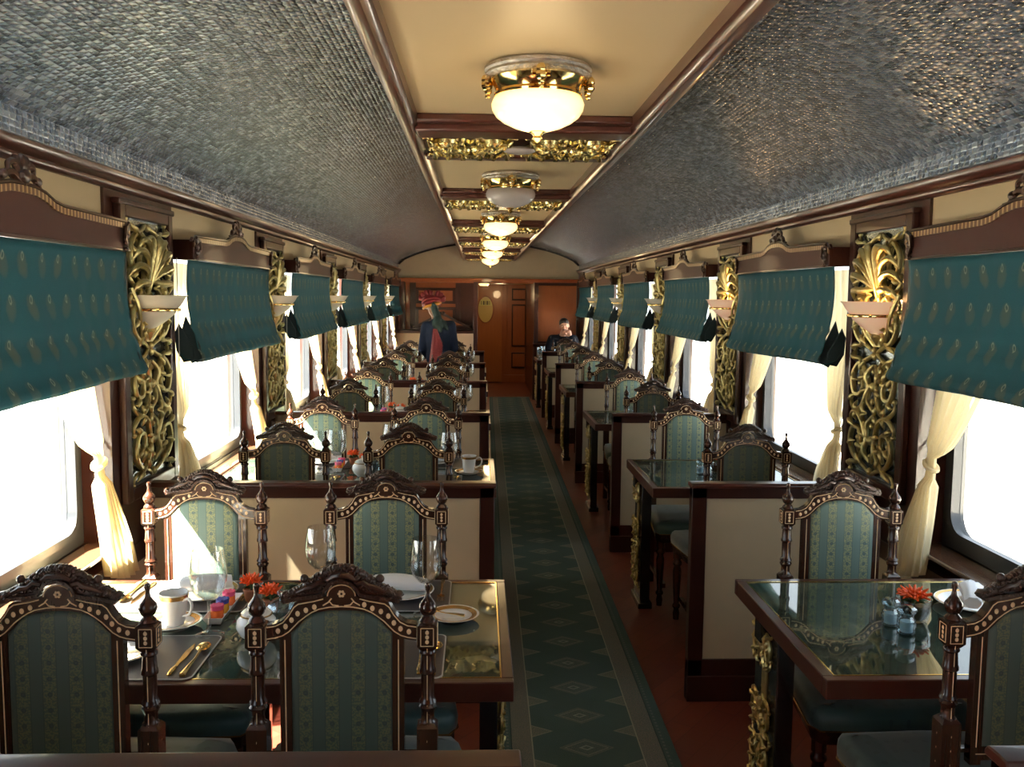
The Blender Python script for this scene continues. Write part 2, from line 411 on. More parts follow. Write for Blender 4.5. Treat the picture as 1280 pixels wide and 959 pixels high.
# ---------------------------------------------------------------- room shell
Y0, Y1 = -1.1, 16.1
def shell():
    struct(MB().box(CX - 2.2, CX + 2.2, Y0 - .2, 19.2, -.06, 0).build('floor', M['floor'], smooth=False))
    struct(MB().box(-45, 45, -30, 60, -1.3, -1.2).build('ground', M['concrete'], smooth=False))
    for s, nm in ((-1, 'wall_left'), (1, 'wall_right')):
        b = MB()
        X = lambda d: CX + s * (HW + d)                  # d = metres outward from the pillar face
        def bx(d0, d1, y0, y1, z0, z1, m=0): b.box(min(X(d0), X(d1)), max(X(d0), X(d1)), y0, y1, z0, z1, m)
        bx(.0, .20, Y0, Y1, 0, .66, 1)                   # cream dado
        bx(-.004, .0, Y0, Y1, 0, .12, 0)
        bx(-.006, .20, Y0, Y1, .66, .735, 0)             # wooden apron rail
        bx(.10, .20, Y0, Y1, .735, .80, 0)
        bx(.0, .20, Y0, Y1, 2.155, 2.214, 0)
        bx(.012, .20, Y0, Y1, 1.99, 2.155, 2)            # cream frieze above the windows
        ys = [Y0] + [3.87 + k * P - .375 for k in range(-2, 6)]
        for k in range(-2, 6):
            yc = 3.87 + k * P
            bx(.0, .20, yc - .375, yc + .375, .735, 2.155, 0)
        bx(.0, .20, Y0, 3.87 - 2 * P - .30, .735, 2.155, 0)
        struct(b.build(nm, [M['wood'], M['cream'], M['soffit']], smooth=False))
    # cornice mouldings under the vault
    for s, n in ((-1, 1), (1, 2)):
        b = MB(); pr = [(-.0, 2.150), (.012, 2.152), (.020, 2.165), (.020, 2.176), (.032, 2.182), (.044, 2.196), (.046, 2.216), (.030, 2.226), (-.0, 2.230)]
        pts = [(CX + s * (HW - d), z) for d, z in pr]
        b.prism(pts, Y0, Y1, 'y'); struct(b.build('trim_%d' % n, M['wood_h'], ang=60))
    # vault: vertical tile band then the flattened curve
    me = bpy.data.meshes.new('ceiling'); R = (HW ** 2 + .38 ** 2) / (2 * .38)
    prof = []
    for i in range(49):
        d = -HW + 2 * HW * i / 48
        zc = 2.31 + math.sqrt(max(0, R * R - d * d)) - (R - .38); ze = 2.31 + .38 * math.sqrt(max(0, 1 - (d / HW) ** 2))
        prof.append((CX + d, .55 * zc + .45 * ze))
    prof = [(XL, 2.215)] + prof + [(XR, 2.215)]
    vs = []; uvs = []; fs = []; L = 0; ny = 12
    for i, (x, z) in enumerate(prof):
        if i: L += math.hypot(x - prof[i - 1][0], z - prof[i - 1][1])
        for j in range(ny + 1):
            y = Y0 + (Y1 - Y0) * j / ny; vs.append((x, y, z)); uvs.append((y, L))
    for i in range(len(prof) - 1):
        for j in range(ny):
            a = i * (ny + 1) + j; fs.append((a, a + 1, a + ny + 2, a + ny + 1))
    me.from_pydata(vs, [], fs); me.materials.append(M['mosaic'])
    ul = me.uv_layers.new(name='UVMap')
    for lp in me.loops: ul.data[lp.index].uv = uvs[lp.vertex_index]
    me.polygons.foreach_set('use_smooth', [True] * len(me.polygons)); me.set_sharp_from_angle(angle=math.radians(40))
    o = bpy.data.objects.new('ceiling', me); COL.objects.link(o); struct(o)
    sd = MB(); sd.box(CX - 1.9, CX + 1.9, Y0 - .2, 19.2, 2.80, 2.86).box(XL - .24, XL - .2, Y0, 19.2, 0, 2.86).box(XR + .2, XR + .24, Y0, 19.2, 2.1, 2.86)
    sd = MB().box(CX - 1.9, CX + 1.9, Y0 - .2, 19.2, 2.80, 2.86).box(XL - .20, XL, Y0, Y1, 2.34, 2.80).box(XR, XR + .20, Y0, Y1, 2.34, 2.80)
    struct(sd.build('trim_3', M['plaster'], smooth=False))
    # dropped centre strip with its frames
    sx0, sx1 = -.245, .575
    b = MB(); b.box(sx0, sx1, Y0, Y1, 2.43, 2.47, 0); struct(b.build('trim_4', M['soffit'], smooth=False))
    for a0, s, n in ((sx0, -1, 5), (sx1, 1, 6)):
        b = MB()
        pr = [(0.012, 2.432), (.010, 2.395), (-.004, 2.388), (-.010, 2.375), (-.026, 2.372), (-.046, 2.378), (-.050, 2.40), (-.05, 2.64), (.012, 2.64)]
        b.prism([(a0 - s * d, z) for d, z in pr], Y0, Y1, 'y'); struct(b.build('trim_%d' % n, M['wood_h'], ang=50))
    nb = 0
    for k in range(-1, 6):
        y = 3.44 + k * P; b = MB()
        if y < 1: continue
        b.box(sx0, sx1, y + .06, y + .22, 2.375, 2.432); b.box(sx0, sx1, y + .0, y + .06, 2.40, 2.432)
        b.box(sx0, sx1, y + .70, y + .80, 2.375, 2.432); b.box(sx0, sx1, y + .22, y + .70, 2.405, 2.432)
        struct(b.build('trim_%d' % (10 + k), M['wood_h'], bevel=.008))
shell()

# far end of the carriage
def far_end():
    b = MB(); yE = 15.95
    # cream tympanum above the beam following the vault
    R = (HW ** 2 + .38 ** 2) / (2 * .38); top = []
    for i in range(33):
        d = -HW + 2 * HW * i / 32
        zc = 2.31 + math.sqrt(max(0, R * R - d * d)) - (R - .38); ze = 2.31 + .38 * math.sqrt(max(0, 1 - (d / HW) ** 2))
        top.append((CX + d, .55 * zc + .45 * ze + .01))
    poly = [(XL, 2.02)] + top + [(XR, 2.02)]
    b.prism(poly, yE, yE + .1, 'y', 0)
    struct(b.build('wall_far', [M['cream']], smooth=False))
    t = MB(); t.tube([(x, yE - .012, z - .015) for x, z in top], .022, 6); struct(t.build('trim_20', M['black']))
    t = MB().box(XL, XR, yE - .04, yE + .1, 2.00, 2.065).box(XL, XR, yE - .055, yE + .1, 2.045, 2.065); struct(t.build('trim_21', M['panel_wood'], bevel=.004))
    t = MB().box(XL - .2, XR + .2, 16.04, 16.6, 1.985, 2.09).box(XL - .2, XL, 16.0, 16.6, 0, 2.06).box(XR, XR + .2, 15.7, 16.6, 0, 2.06); struct(t.build('trim_22', M['panel_wood']))
    # right hand bulkhead
    b = MB().box(.955, XR + .02, 15.72, 15.80, 0, 2.0, 0).box(.94, 1.01, 15.66, 15.80, 0, 2.0, 1).box(.94, XR, 15.68, 15.72, .93, .99, 1).box(XR - .06, XR, 15.68, 15.8, 0, 2.0, 1)
    b.box(1.01, XR - .06, 15.69, 15.72, 1.95, 2.0, 1).box(1.01, XR - .06, 15.71, 15.72, .0, .93, 2)
    b.box(.94, 1.0, 15.8, 18.75, 0, 2.0, 1)
    struct(b.build('wall_bulkhead_right', [M['panel_wood'], M['wood'], M['cream']], bevel=.003, smooth=False))
    # left hand bulkhead with panelling
    b = MB().box(XL, -.04, 16.2, 16.28, 0, 2.0, 0).box(-.10, -.03, 15.62, 16.28, 0, 2.0, 1)
    b.box(XL, -.10, 15.60, 16.2, 1.12, 1.165, 1).box(XL, -.10, 15.62, 15.66, 0, 1.12, 2).box(XL, -.1, 15.61, 15.66, 0, .14, 1)
    b.box(-.34, -.10, 16.05, 16.2, 1.165, 2.0, 1)
    for x0, x1, z0, z1 in ((-1.12, -.42, 1.62, 1.90), (-1.12, -.42, 1.20, 1.56)):   # raised panels
        b.box(x0, x1, 16.17, 16.2, z0, z1, 3); b.box(x0 + .05, x1 - .05, 16.155, 16.175, z0 + .05, z1 - .05, 0)
    b.box(XL, XL + .10, 16.0, 16.2, 1.165, 2.0, 3).box(-1.22, -1.12, 16.16, 16.2, 1.165, 2.0, 3).box(-.42, -.34, 16.16, 16.2, 1.165, 2.0, 3)
    struct(b.build('wall_bulkhead_left', [M['panel_wood'], M['wood'], M['cream'], M['wood']], bevel=.004, smooth=False))
    # corridor
    b = MB().box(-.3, 1.0, 18.62, 18.7, 0, 2.0, 0).box(-.10, -.04, 16.2, 18.7, 0, 2.0, 1).box(-.1, 1.0, 16.0, 18.7, 2.0, 2.05, 2)
    b.box(.50, .56, 18.58, 18.62, 0, 2.0, 0); b.box(.50, .96, 18.56, 18.62, .0, .16, 0)
    for x, z0, z1 in ((.66, .30, .62), (.66, .74, 1.60), (.66, 1.68, 1.92)):
        b.box(x, .93, 18.59, 18.62, z0, z1, 1); b.box(x + .025, .93, 18.575, 18.60, z0 + .03, z1 - .03, 0)
    struct(b.build('wall_corridor', [M['panel_wood'], M['wood'], M['soffit']], bevel=.004, smooth=False))
    d = MB().box(-.04, .46, 18.56, 18.60, .02, 1.965); dr = struct(d.build('door_1', M['door_wood'], bevel=.004))
    f = MB().box(.46, .50, 18.55, 18.62, 0, 2.0).box(-.04, .50, 18.55, 18.62, 1.965, 2.0); f.build('door_frame', M['panel_wood'], dr)
    cz, cx = 1.49, .125
    ring = [(cx + .155 * math.cos(a * PI / 16), 18.555, cz + .265 * math.sin(a * PI / 16)) for a in range(33)]
    w = MB(); w.tube(ring, .014, 6); w.build('window_rim', M['panel_wood'], dr)
    g = MB(); g.prism([(cx + .15 * math.cos(a * PI / 16), cz + .26 * math.sin(a * PI / 16)) for a in range(32)], 18.545, 18.556, 'y')
    og = g.build('oval_window', M['oval'], dr, smooth=False)
    # pale striped sign band across the head of the oval window
    s_ = MB(); s_.prism([(-.012, 1.57), (.262, 1.57), (.25, 1.63), (.215, 1.69), (.03, 1.69), (0, 1.63)], 18.541, 18.545, 'y')
    s_.build('sign_band', M['signband'], dr, smooth=False)
    s2 = MB()
    for i, (x, w_) in enumerate(((.035, .012), (.075, .030), (.125, .012), (.15, .028), (.20, .012))):
        s2.box(x, x + w_, 18.538, 18.542, 1.585, 1.665)
    s2.build('sign_lettering', M['signink'], dr, smooth=False)
    pl = bpy.data.lights.new('corridor_bulb', 'POINT'); pl.energy = 22; pl.color = (1, .70, .36); pl.shadow_soft_size = .08
    po = bpy.data.objects.new('corridor_bulb', pl); po.location = (.38, 17.2, 1.80); COL.objects.link(po)
    l = MB(); l.lathe([(.0, 0), (.09, 0), (.10, -.02), (.075, -.05), (.0, -.055)], 16, (.08, 17.0, 2.0)); tag(l.build('corridor_lamp', M['bowl_on']), 'small white flush light on the corridor ceiling in front of the oval-window door', 'ceiling light')
def far_sideboard():
    r = thing('wall_cabinet', 'carved wooden wall cabinet with a curved scroll pediment at the far left end', 'cabinet', (-.66, 16.0, 0))
    b = MB().box(-.52, .52, -.14, .14, 1.17, 1.20).box(-.46, .46, -.02, .14, 1.20, 1.24); b.build('shelf', M['wood'], r, bevel=.004)
    for sg in (-1, 1):
        q = MB(); up = crom([(.50, 1.235, 0), (.44, 1.25, 0), (.34, 1.30, 0), (.22, 1.36, 0), (.10, 1.43, 0), (.03, 1.46, 0)], 4)
        q.strip([(sg * p.x, p.y - .03 - .02 * (i / len(up))) for i, p in enumerate(up)], [(sg * p.x, p.y) for p in up], -.04, .02)
        q.ell((sg * .50, 0, 1.225), (.035, .035, .035)); q.ell((sg * .03, 0, 1.455), (.035, .035, .035)); q.build('scroll_pediment', M['carved'], r)
    p = MB(); p.prism([(-.44, 1.24), (.44, 1.24), (.34, 1.29), (.22, 1.35), (.10, 1.41), (-.10, 1.41), (-.22, 1.35), (-.34, 1.29)], .0, .02); p.build('pediment_panel', M['panel_wood'], r)
far_sideboard()
M['oval'] = simple('amber_frosted_glass', (.42, .27, .06), .3, emit=(.6, .38, .08), es=.10)
M['signband'] = simple('yellow_sign_band', (.55, .48, .12), .4)
M['signink'] = simple('dark_sign_letters', (.07, .05, .02), .5)
far_end()
struct(MB().box(XL - .2, XR + .2, Y0 - .1, Y0, 0, 2.7).build('wall_near', M['panel_wood'], smooth=False))

# ---------------------------------------------------------------- windows
def rrect(y0, y1, z0, z1, r, n=5):
    out = []
    for cy, cz, a in ((y1 - r, z0 + r, -PI / 2), (y1 - r, z1 - r, 0), (y0 + r, z1 - r, PI / 2), (y0 + r, z0 + r, PI)):
        for i in range(n + 1):
            t = a + PI / 2 * i / n; out.append((cy + r * math.cos(t), cz + r * math.sin(t)))
    return out
def make_window():
    o = rrect(-.79, .79, .795, 2.02, .02); i1 = rrect(-.72, .72, .855, 1.97, .085)
    b = MB(); b.strip(o + o[:1], i1 + i1[:1], -.16, -.115, ax='x')
    i2 = rrect(-.705, .705, .87, 1.955, .075); i0 = rrect(-.735, .735, .84, 1.985, .09)
    b.strip(i0 + i0[:1], i2 + i2[:1], -.125, -.100, ax='x')
    w = b.build('window_1', M['steel'], ang=50); struct(w)
    p = MB(); p.prism(rrect(-.72, .72, .855, 1.97, .085), -.145, -.141, 'x'); p.build('pane', M['pane'], w, smooth=False)
    s = MB().box(-.115, .022, -.79, .79, .780, .800); s.build('window_sill', M['sill'], w, bevel=.006)
    return w
wp = make_window(); idx = 0
for s in (-1, 1):
    for k in range(-2, 5):
        y = 5.04 + k * P
        w = wp if idx == 0 else copy_tree(wp); idx += 1
        w.name = 'window_%d' % idx
        w.location = (CX + s * HW, y, 0); w.rotation_euler = (0, 0, 0 if s < 0 else PI)

ORD = ['nearest', 'second', 'third', 'fourth', 'fifth', 'sixth']
def ordn(i): return ORD[i]
def side(s): return 'left' if s < 0 else 'right'

# ---------------------------------------------------------------- pelmets over the windows
def make_valance():
    r = thing('window_pelmet', '', 'pelmet')
    hw = .785
    top = [(-hw, 1.995), (-hw + .028, 2.020), (-.25, 2.028), (-.19, 2.036), (-.13, 2.056), (-.07, 2.066), (0, 2.068)]
    top = top + [(-y, z) for y, z in top[::-1][1:]]
    bot = [(y, 1.915) for y, z in top]
    b = MB(); b.strip(bot, top, .072, .092, ax='x')
    b.build('front_board', M['pelmet'], r, bevel=.002)
    e = MB().box(-.112, .075, -hw, -hw + .02, 1.915, 2.005).box(-.112, .075, hw - .02, hw, 1.915, 2.005).box(-.112, .075, -hw, hw, 1.975, 1.99).box(.025, .080, -hw, hw, 1.914, 1.920)
    e.build('side_board', M['wood'], r)
    t1 = [(y, z - .024) for y, z in top]; t2 = [(y, z - .004) for y, z in top]
    b = MB(); b.strip(t1, t2, .091, .0975, ax='x'); b.build('inlaid_border', M['dentil'], r)
    lp = MB(); lp.tube([(.093, y, z + .003) for y, z in top], .006, 6); lp.tube([(.093, -hw, 1.918), (.093, hw, 1.918)], .004, 6); lp.build('edge_bead', M['carved'], r)
    c = MB()                                   # carved leaf cresting in the middle
    for sg in (-1, 1):
        c.tube([(.085, sg * q[0], q[1]) for q in crom([(0, 2.07), (.05, 2.095), (.09, 2.088), (.115, 2.065), (.15, 2.062)], 4)], [.016 - .011 * i / 16 for i in range(17)], 6)
        c.tube([(.088, sg * q[0], q[1]) for q in crom([(0, 2.085), (.035, 2.125), (.07, 2.12), (.075, 2.10)], 4)], [.014 - .008 * i / 12 for i in range(13)], 6)
        c.ell((.088, sg * .03, 2.13), (.012, .016, .02)); c.ell((.088, sg * .10, 2.085), (.01, .02, .014))
    c.ell((.090, 0, 2.125), (.016, .02, .03)); c.ell((.098, 0, 2.09), (.014, .03, .022))
    c.build('crest_carving', M['carved'], r)
    for sg in (-1, 1):                          # corner brackets
        q = MB()
        for dz, rr in ((0, .016), (-.03, .014), (-.055, .012), (-.08, .009)):
            q.ell((.098, sg * (hw - .035 + dz * .1), 2.0 + dz), (.010, rr * 1.5, rr))
        q.tube([(.098, sg * (hw - .02), 2.015), (.104, sg * (hw - .06), 2.0), (.104, sg * (hw - .07), 1.96), (.098, sg * (hw - .03), 1.925)], [.01, .008, .007, .004], 6)
        q.build('corner_bracket', M['carved'], r)
    return r
vp = make_valance(); n = 0
for s in (-1, 1):
    for k in range(-1, 5):
        place(vp, n > 0, (CX + s * HW, 5.04 + k * P, 0), 0 if s < 0 else PI,
              'dark wooden pelmet with inlaid border over the %s window along the %s wall' % (ordn(k + 1), side(s)), 'pelmets over the windows'); n += 1

# ---------------------------------------------------------------- roman blinds
def make_blind(seed):
    rr = random.Random(seed)
    r = thing('roman_blind', '', 'blind')
    hw = .80; NU, prof = 72, []
    ph = [rr.uniform(0, 6.28) for _ in range(6)]
    zs = [1.9135 - .407 * i / 16 for i in range(17)]
    for i, z in enumerate(zs): prof.append((.070 - .012 * math.sin(i / 16 * PI) + .045 * (i / 16) ** 2, z))
    prof += [(.126, 1.490), (.135, 1.470), (.128, 1.457), (.110, 1.452), (.075, 1.458), (.045, 1.475), (.03, 1.50)]
    vs, fs, uv = [], [], []; L = 0
    for i, (x, z) in enumerate(prof):
        if i: L += math.hypot(x - prof[i - 1][0], z - prof[i - 1][1])
        f = min(1, i / 16)
        for j in range(NU + 1):
            u = -1 + 2 * j / NU
            fold = (.005 * math.sin(7 * u + ph[0]) + .0028 * math.sin(19 * u + ph[1]) + .0012 * math.sin(51 * u + ph[2])) * (.4 + .8 * f)
            crease = -.010 * math.exp(-((z - 1.60) / .012) ** 2) + .006 * math.exp(-((z - 1.575) / .02) ** 2) if i < 17 else 0
            sag = .012 * math.cos(u * PI / 2) - .008 * math.sin(2.3 * u + ph[3])
            yy = u * (hw + .015 * f)
            vs.append((x + fold + crease, yy, z - sag * f)); uv.append((yy + seed * .37, -L))
    n1 = NU + 1
    for i in range(len(prof) - 1):
        for j in range(NU): a = i * n1 + j; fs.append((a, a + 1, a + n1 + 1, a + n1))
    me = bpy.data.meshes.new('blind_fabric'); me.from_pydata(vs, [], fs); me.materials.append(M['blind'])
    ul = me.uv_layers.new(name='UVMap')
    for lp in me.loops: ul.data[lp.index].uv = uv[lp.vertex_index]
    me.polygons.foreach_set('use_smooth', [True] * len(me.polygons))
    o = bpy.data.objects.new('blind_fabric', me); COL.objects.link(o); o.parent = r
    m = o.modifiers.new('thickness', 'SOLIDIFY'); m.thickness = .003; m.offset = -1
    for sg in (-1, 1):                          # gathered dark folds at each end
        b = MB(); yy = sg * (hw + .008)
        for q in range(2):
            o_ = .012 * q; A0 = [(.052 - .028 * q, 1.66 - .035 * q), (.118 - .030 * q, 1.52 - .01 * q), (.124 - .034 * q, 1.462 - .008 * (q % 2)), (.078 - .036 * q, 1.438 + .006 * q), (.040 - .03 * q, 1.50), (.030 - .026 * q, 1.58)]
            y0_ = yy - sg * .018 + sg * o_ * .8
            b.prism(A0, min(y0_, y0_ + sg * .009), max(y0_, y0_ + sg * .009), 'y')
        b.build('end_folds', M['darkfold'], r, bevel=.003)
    c = MB()
    c.tube([(.03, -hw - .03, 1.92), (.032, -hw - .032, 1.45)], .0022, 5); c.tube([(-.03, -hw - .034, 1.92), (-.03, -hw - .03, 1.0)], .0022, 5)
    c.build('pull_cord', M['cord'], r)
    return r
bps = [make_blind(1), make_blind(2)]; cnt = [0, 0]
for s in (-1, 1):
    for k in range(-1, 5):
        j = (k + (s > 0)) % 2
        # flip along the carriage so that the cords hang at the near end on both sides
        o = bps[j] if cnt[j] == 0 else copy_tree(bps[j]); cnt[j] += 1
        o.location = (CX + s * HW, 5.04 + k * P, 0); o.rotation_euler = (0, 0, 0 if s < 0 else PI)
        o['label'] = 'teal peacock-feather roman blind hanging in the %s window along the %s wall' % (ordn(k + 1), side(s)); o['group'] = 'teal roman blinds'

# ---------------------------------------------------------------- sheer curtains
def make_curtain(seed, sg):                   # sg = +1: gathered to the jamb at +y
    rr = random.Random(seed); ph = rr.uniform(0, 6)
    r = thing('sheer_curtain', '', 'curtain')
    NU, NV = 60, 44; vs, fs = [], []
    J = .775
    def edge(z):                              # inner and outer edge measured from the jamb, and depth
        if z > 1.16:
            t = (z - 1.16) / .8; i = .11 + .46 * t ** .6; o = .0 + .035 * (1 - t); d = -.062 + .05 * (1 - min(1, t * 2))
        elif z > 1.09: i, o, d = .10, .04, -.012
        else:
            t = (1.09 - z) / .38; i = .10 + .08 * math.sin(t * PI * .75); o = .04 - .17 * t ** 1.3; d = -.012 + .055 * math.sin(min(1, t * 1.2) * PI / 2)
        return i, o, d
    for i in range(NV + 1):
        z = 1.905 - (1.905 - .73) * i / NV
        a, b_, d = edge(z); amp = .016 if z > 1.2 else (.007 if z > 1.07 else .020)
        for j in range(NU + 1):
            u = j / NU; w = b_ + (a - b_) * u
            x = d + amp * math.sin(u * 38 + ph + .4 * math.sin(z * 5)) + amp * .4 * math.sin(u * 71 + 2 * ph)
            zz = z - (.05 * (1 - u) * max(0, (1.05 - z) / .3)) - (.03 * math.sin(u * PI) if z < .8 else 0)
            vs.append((x, sg * (J - w), zz))
    n1 = NU + 1
    for i in range(NV):
        for j in range(NU): q = i * n1 + j; fs.append((q, q + 1, q + n1 + 1, q + n1))
    b = MB().add(vs, fs); o = b.build('curtain_fabric', M['curtain'], r, ang=180)
    t = MB(); ring = [(-.012 + .020 * math.sin(a), sg * (J - .07 + .034 * math.cos(a)), 1.125 + .015 * math.cos(a)) for a in [2 * PI * q / 16 for q in range(17)]]
    t.tube(ring, .009, 6, flat=(0, 0, 1)); t.tube([(-.02, sg * (J - .03), 1.15), (-.05, sg * (J + .008), 1.22)], [.007, .003], 5)
    t.build('tieback', M['curtain'], r)
    return r
n = {1: 0, -1: 0}; cps = {1: make_curtain(11, 1), -1: make_curtain(12, -1)}
for s in (-1, 1):
    for k in range(-1, 5):
        for far in (0, 1):
            loc_sg = (1 if far else -1) * (1 if s < 0 else -1)       # the right wall is turned round
            if k == -1 and not far: continue                          # outside the picture
            place(cps[loc_sg], n[loc_sg] > 0, (CX + s * HW, 5.04 + k * P, 0), 0 if s < 0 else PI,
                  'sheer cream curtain at the %s side of the %s window, %s wall' % ('far' if far else 'near', ordn(k + 1), side(s)), 'sheer curtains'); n[loc_sg] += 1

# ---------------------------------------------------------------- gilt carved panels on the pillars
CURVES = [
    [(.04, .0), (.30, .10), (.72, .22), (.92, .45), (.80, .70), (.52, .70), (.45, .52), (.60, .44), (.68, .54)],
    [(.04, .50), (.20, .62), (.36, .88), (.70, .99), (.96, .86), (.90, .72)],
    [(.0, .98), (.22, .80), (.18, .52), (.34, .30), (.60, .12), (.88, .10), (.97, -.04)],
    [(.05, .20), (.22, .34), (.20, .50), (.08, .56)],
    [(.50, .25), (.48, .40), (.30, .50)],
]
def scroll_unit(b, W, z0, h, put, r=.012, flip=False, n=6, leaves=True):
    for ci, cv in enumerate(CURVES):
        for sg in (-1, 1):
            pts = []
            for a, t in cv:
                t2 = 1 - t if flip else t
                pts.append((sg * a * W, z0 + t2 * h, 0))
            sm = crom(pts, 4); L = len(sm)
            rad = [r * (.45 + .75 * math.sin(PI * min(1, .15 + .85 * i / (L - 1)) )) for i in range(L)]
            out = [put(p[0], p[1], .012 + .012 * math.sin(PI * i / (L - 1)) + .004 * (ci % 2)) for i, p in enumerate(sm)]
            b.tube(out, rad, n)
            b.ell(out[-1], r * 1.15, 6, 4)
    if leaves:
        for a0, t0, da, dt, L_ in ((.36, .14, .10, .16, .16), (.86, .36, -.18, .12, .17), (.62, .12, .25, -.08, .2), (.30, .82, -.12, .18, .16), (.55, .97, .1, -.16, .14), (.20, .60, .20, .05, .18), (.72, .72, .22, .10, .16), (.34, .40, .16, .02, .15)):
            for sg in (-1, 1):
                q0 = []
                for w_, bend in ((0, 0), (.35, .10), (.7, .12), (1, -.02)):
                    aa = a0 + da * w_ * L_ / .16 + bend * .35; tt = t0 + dt * w_ * L_ / .16 + bend * .25
                    q0.append(put(sg * aa * W, z0 + (1 - tt if flip else tt) * h, .026 + .012 * math.sin(PI * w_)))
                b.tube(q0, [r * .5, r * 1.15, r * .9, r * .2], n)
    for t, q in ((.05, 1.3), (.3, .9), (.56, 1.5), (.8, 1.0)):
        b.ell(put(0, z0 + (1 - t if flip else t) * h, .02), (r * q, r * q, r * q * 1.3), 8, 5)
def make_panel():
    r = thing('carved_wall_panel', '', 'wall panel')
    y0, y1, z0, z1 = -.245, .245, .985, 2.055
    f = MB()
    for a, c_ in (((-.30, -.245), (.93, 2.11)), ((.245, .30), (.93, 2.11))): f.box(.0, .030, a[0], a[1], c_[0], c_[1])
    f.box(0, .030, -.245, .245, .93, .985).box(0, .030, -.245, .245, 2.055, 2.11); f.box(0, .036, -.31, .31, 2.10, 2.125)
    f.build('panel_frame', M['wood'], r, bevel=.006)
    MB().box(.0, .006, y0, y1, z0, z1).build('mirror_backing', M['back'], r, smooth=False)
    b = MB(); put = lambda a, z, d: (d + .004, a, z)
    hs = [(1.0, .265, False), (1.265, .265, True), (1.53, .25, False), (1.78, .26, True)]
    for z, h, fl in hs: scroll_unit(b, .225, z, h, put, .0105, fl, 6)
    for sg in (-1, 1):                         # feathery leaves springing above the lamp
        for i, (ay, az) in enumerate(((.06, 1.985), (.13, 1.975), (.19, 1.93), (.215, 1.87), (.20, 1.80))):
            pts = [(.02, sg * .012, 1.76 + .012 * i), (.055, sg * ay * .45, 1.80 + (az - 1.80) * .75), (.055, sg * ay * .9, az), (.03, sg * (ay + .02), az - .045)]
            b.tube(crom(pts, 4), [.006, .009, .011, .013, .014, .015, .015, .014, .013, .012, .010, .007, .003], 6)
    b.build('gilt_scrollwork', M['gold'], r, ang=60)
    return r
pp = make_panel(); n = 0
for s in (-1, 1):
    for k in range(0, 5):
        place(pp, n > 0, (CX + s * HW, 3.87 + k * P, 0), 0 if s < 0 else PI,
              'gilt carved scrollwork panel on the %s pillar along the %s wall' % (ordn(k), side(s)), 'gilt pillar panels'); n += 1

# ---------------------------------------------------------------- wall sconces
def make_sconce(lit):
    r = thing('wall_sconce', '', 'wall lamp'); g = M['sconce_on'] if lit else M['sconce_off']
    up = [(.125, -.058), (.138, -.045), (.150, -.028), (.160, -.010), (.172, .0), (.166, .0), (.150, -.014), (.120, -.05)]
    b = MB(); b.lathe(up, 12, (.02, 0, 1.752), sx=1.0, sy=.95, a0=-PI / 2, a1=PI / 2); b.build('upper_bowl', g, r, ang=25)
    lo = [(.128, -.060), (.115, -.078), (.085, -.105), (.050, -.128), (.022, -.145), (.0, -.15)]
    b = MB(); b.lathe(lo, 12, (.02, 0, 1.752), sx=1.0, sy=.95, a0=-PI / 2, a1=PI / 2); b.build('lower_bowl', g, r, ang=25)
    b = MB(); b.lathe([(.124, -.066), (.140, -.066), (.142, -.060), (.140, -.053), (.124, -.053)], 14, (.02, 0, 1.752), sy=.95, a0=-PI / 2, a1=PI / 2); b.build('brass_band', M['brass'], r)
    b = MB(); b.lathe([(.02, 1.615), (.026, 1.60), (.016, 1.585), (.008, 1.57), (.0, 1.562)], 10, (.035, 0, 0)); b.box(0, .035, -.03, .03, 1.56, 1.66)
    for sg in (-1, 1): b.tube(crom([(.02, sg * .05, 1.56), (.04, sg * .11, 1.62), (.05, sg * .15, 1.70), (.03, sg * .175, 1.78)], 4), [.009] * 13, 6)
    b.build('bracket', M['gold'], r)
    return r
so, sn = make_sconce(True), make_sconce(False); a = b_ = 0
for s in (-1, 1):
    for k in range(0, 5):
        lit = s > 0 and k < 2
        y = 3.83 + k * P
        if lit: place(so, a > 0, (CX + s * HW, y, 0), PI, 'pink glowing glass wall sconce on the %s pillar along the right wall' % ordn(k), 'lit sconces'); a += 1
        else: place(sn, b_ > 0, (CX + s * HW, y, 0), 0 if s < 0 else PI, 'unlit cream glass wall sconce on the %s pillar along the %s wall' % (ordn(k), side(s)), 'unlit sconces'); b_ += 1
        if lit:
            l = bpy.data.lights.new('sconce_bulb', 'POINT'); l.energy = 3.0; l.color = (1, .55, .22); l.shadow_soft_size = .03
            lo = bpy.data.objects.new('sconce_bulb', l); lo.location = (CX + HW - .09, y, 1.765); COL.objects.link(lo)

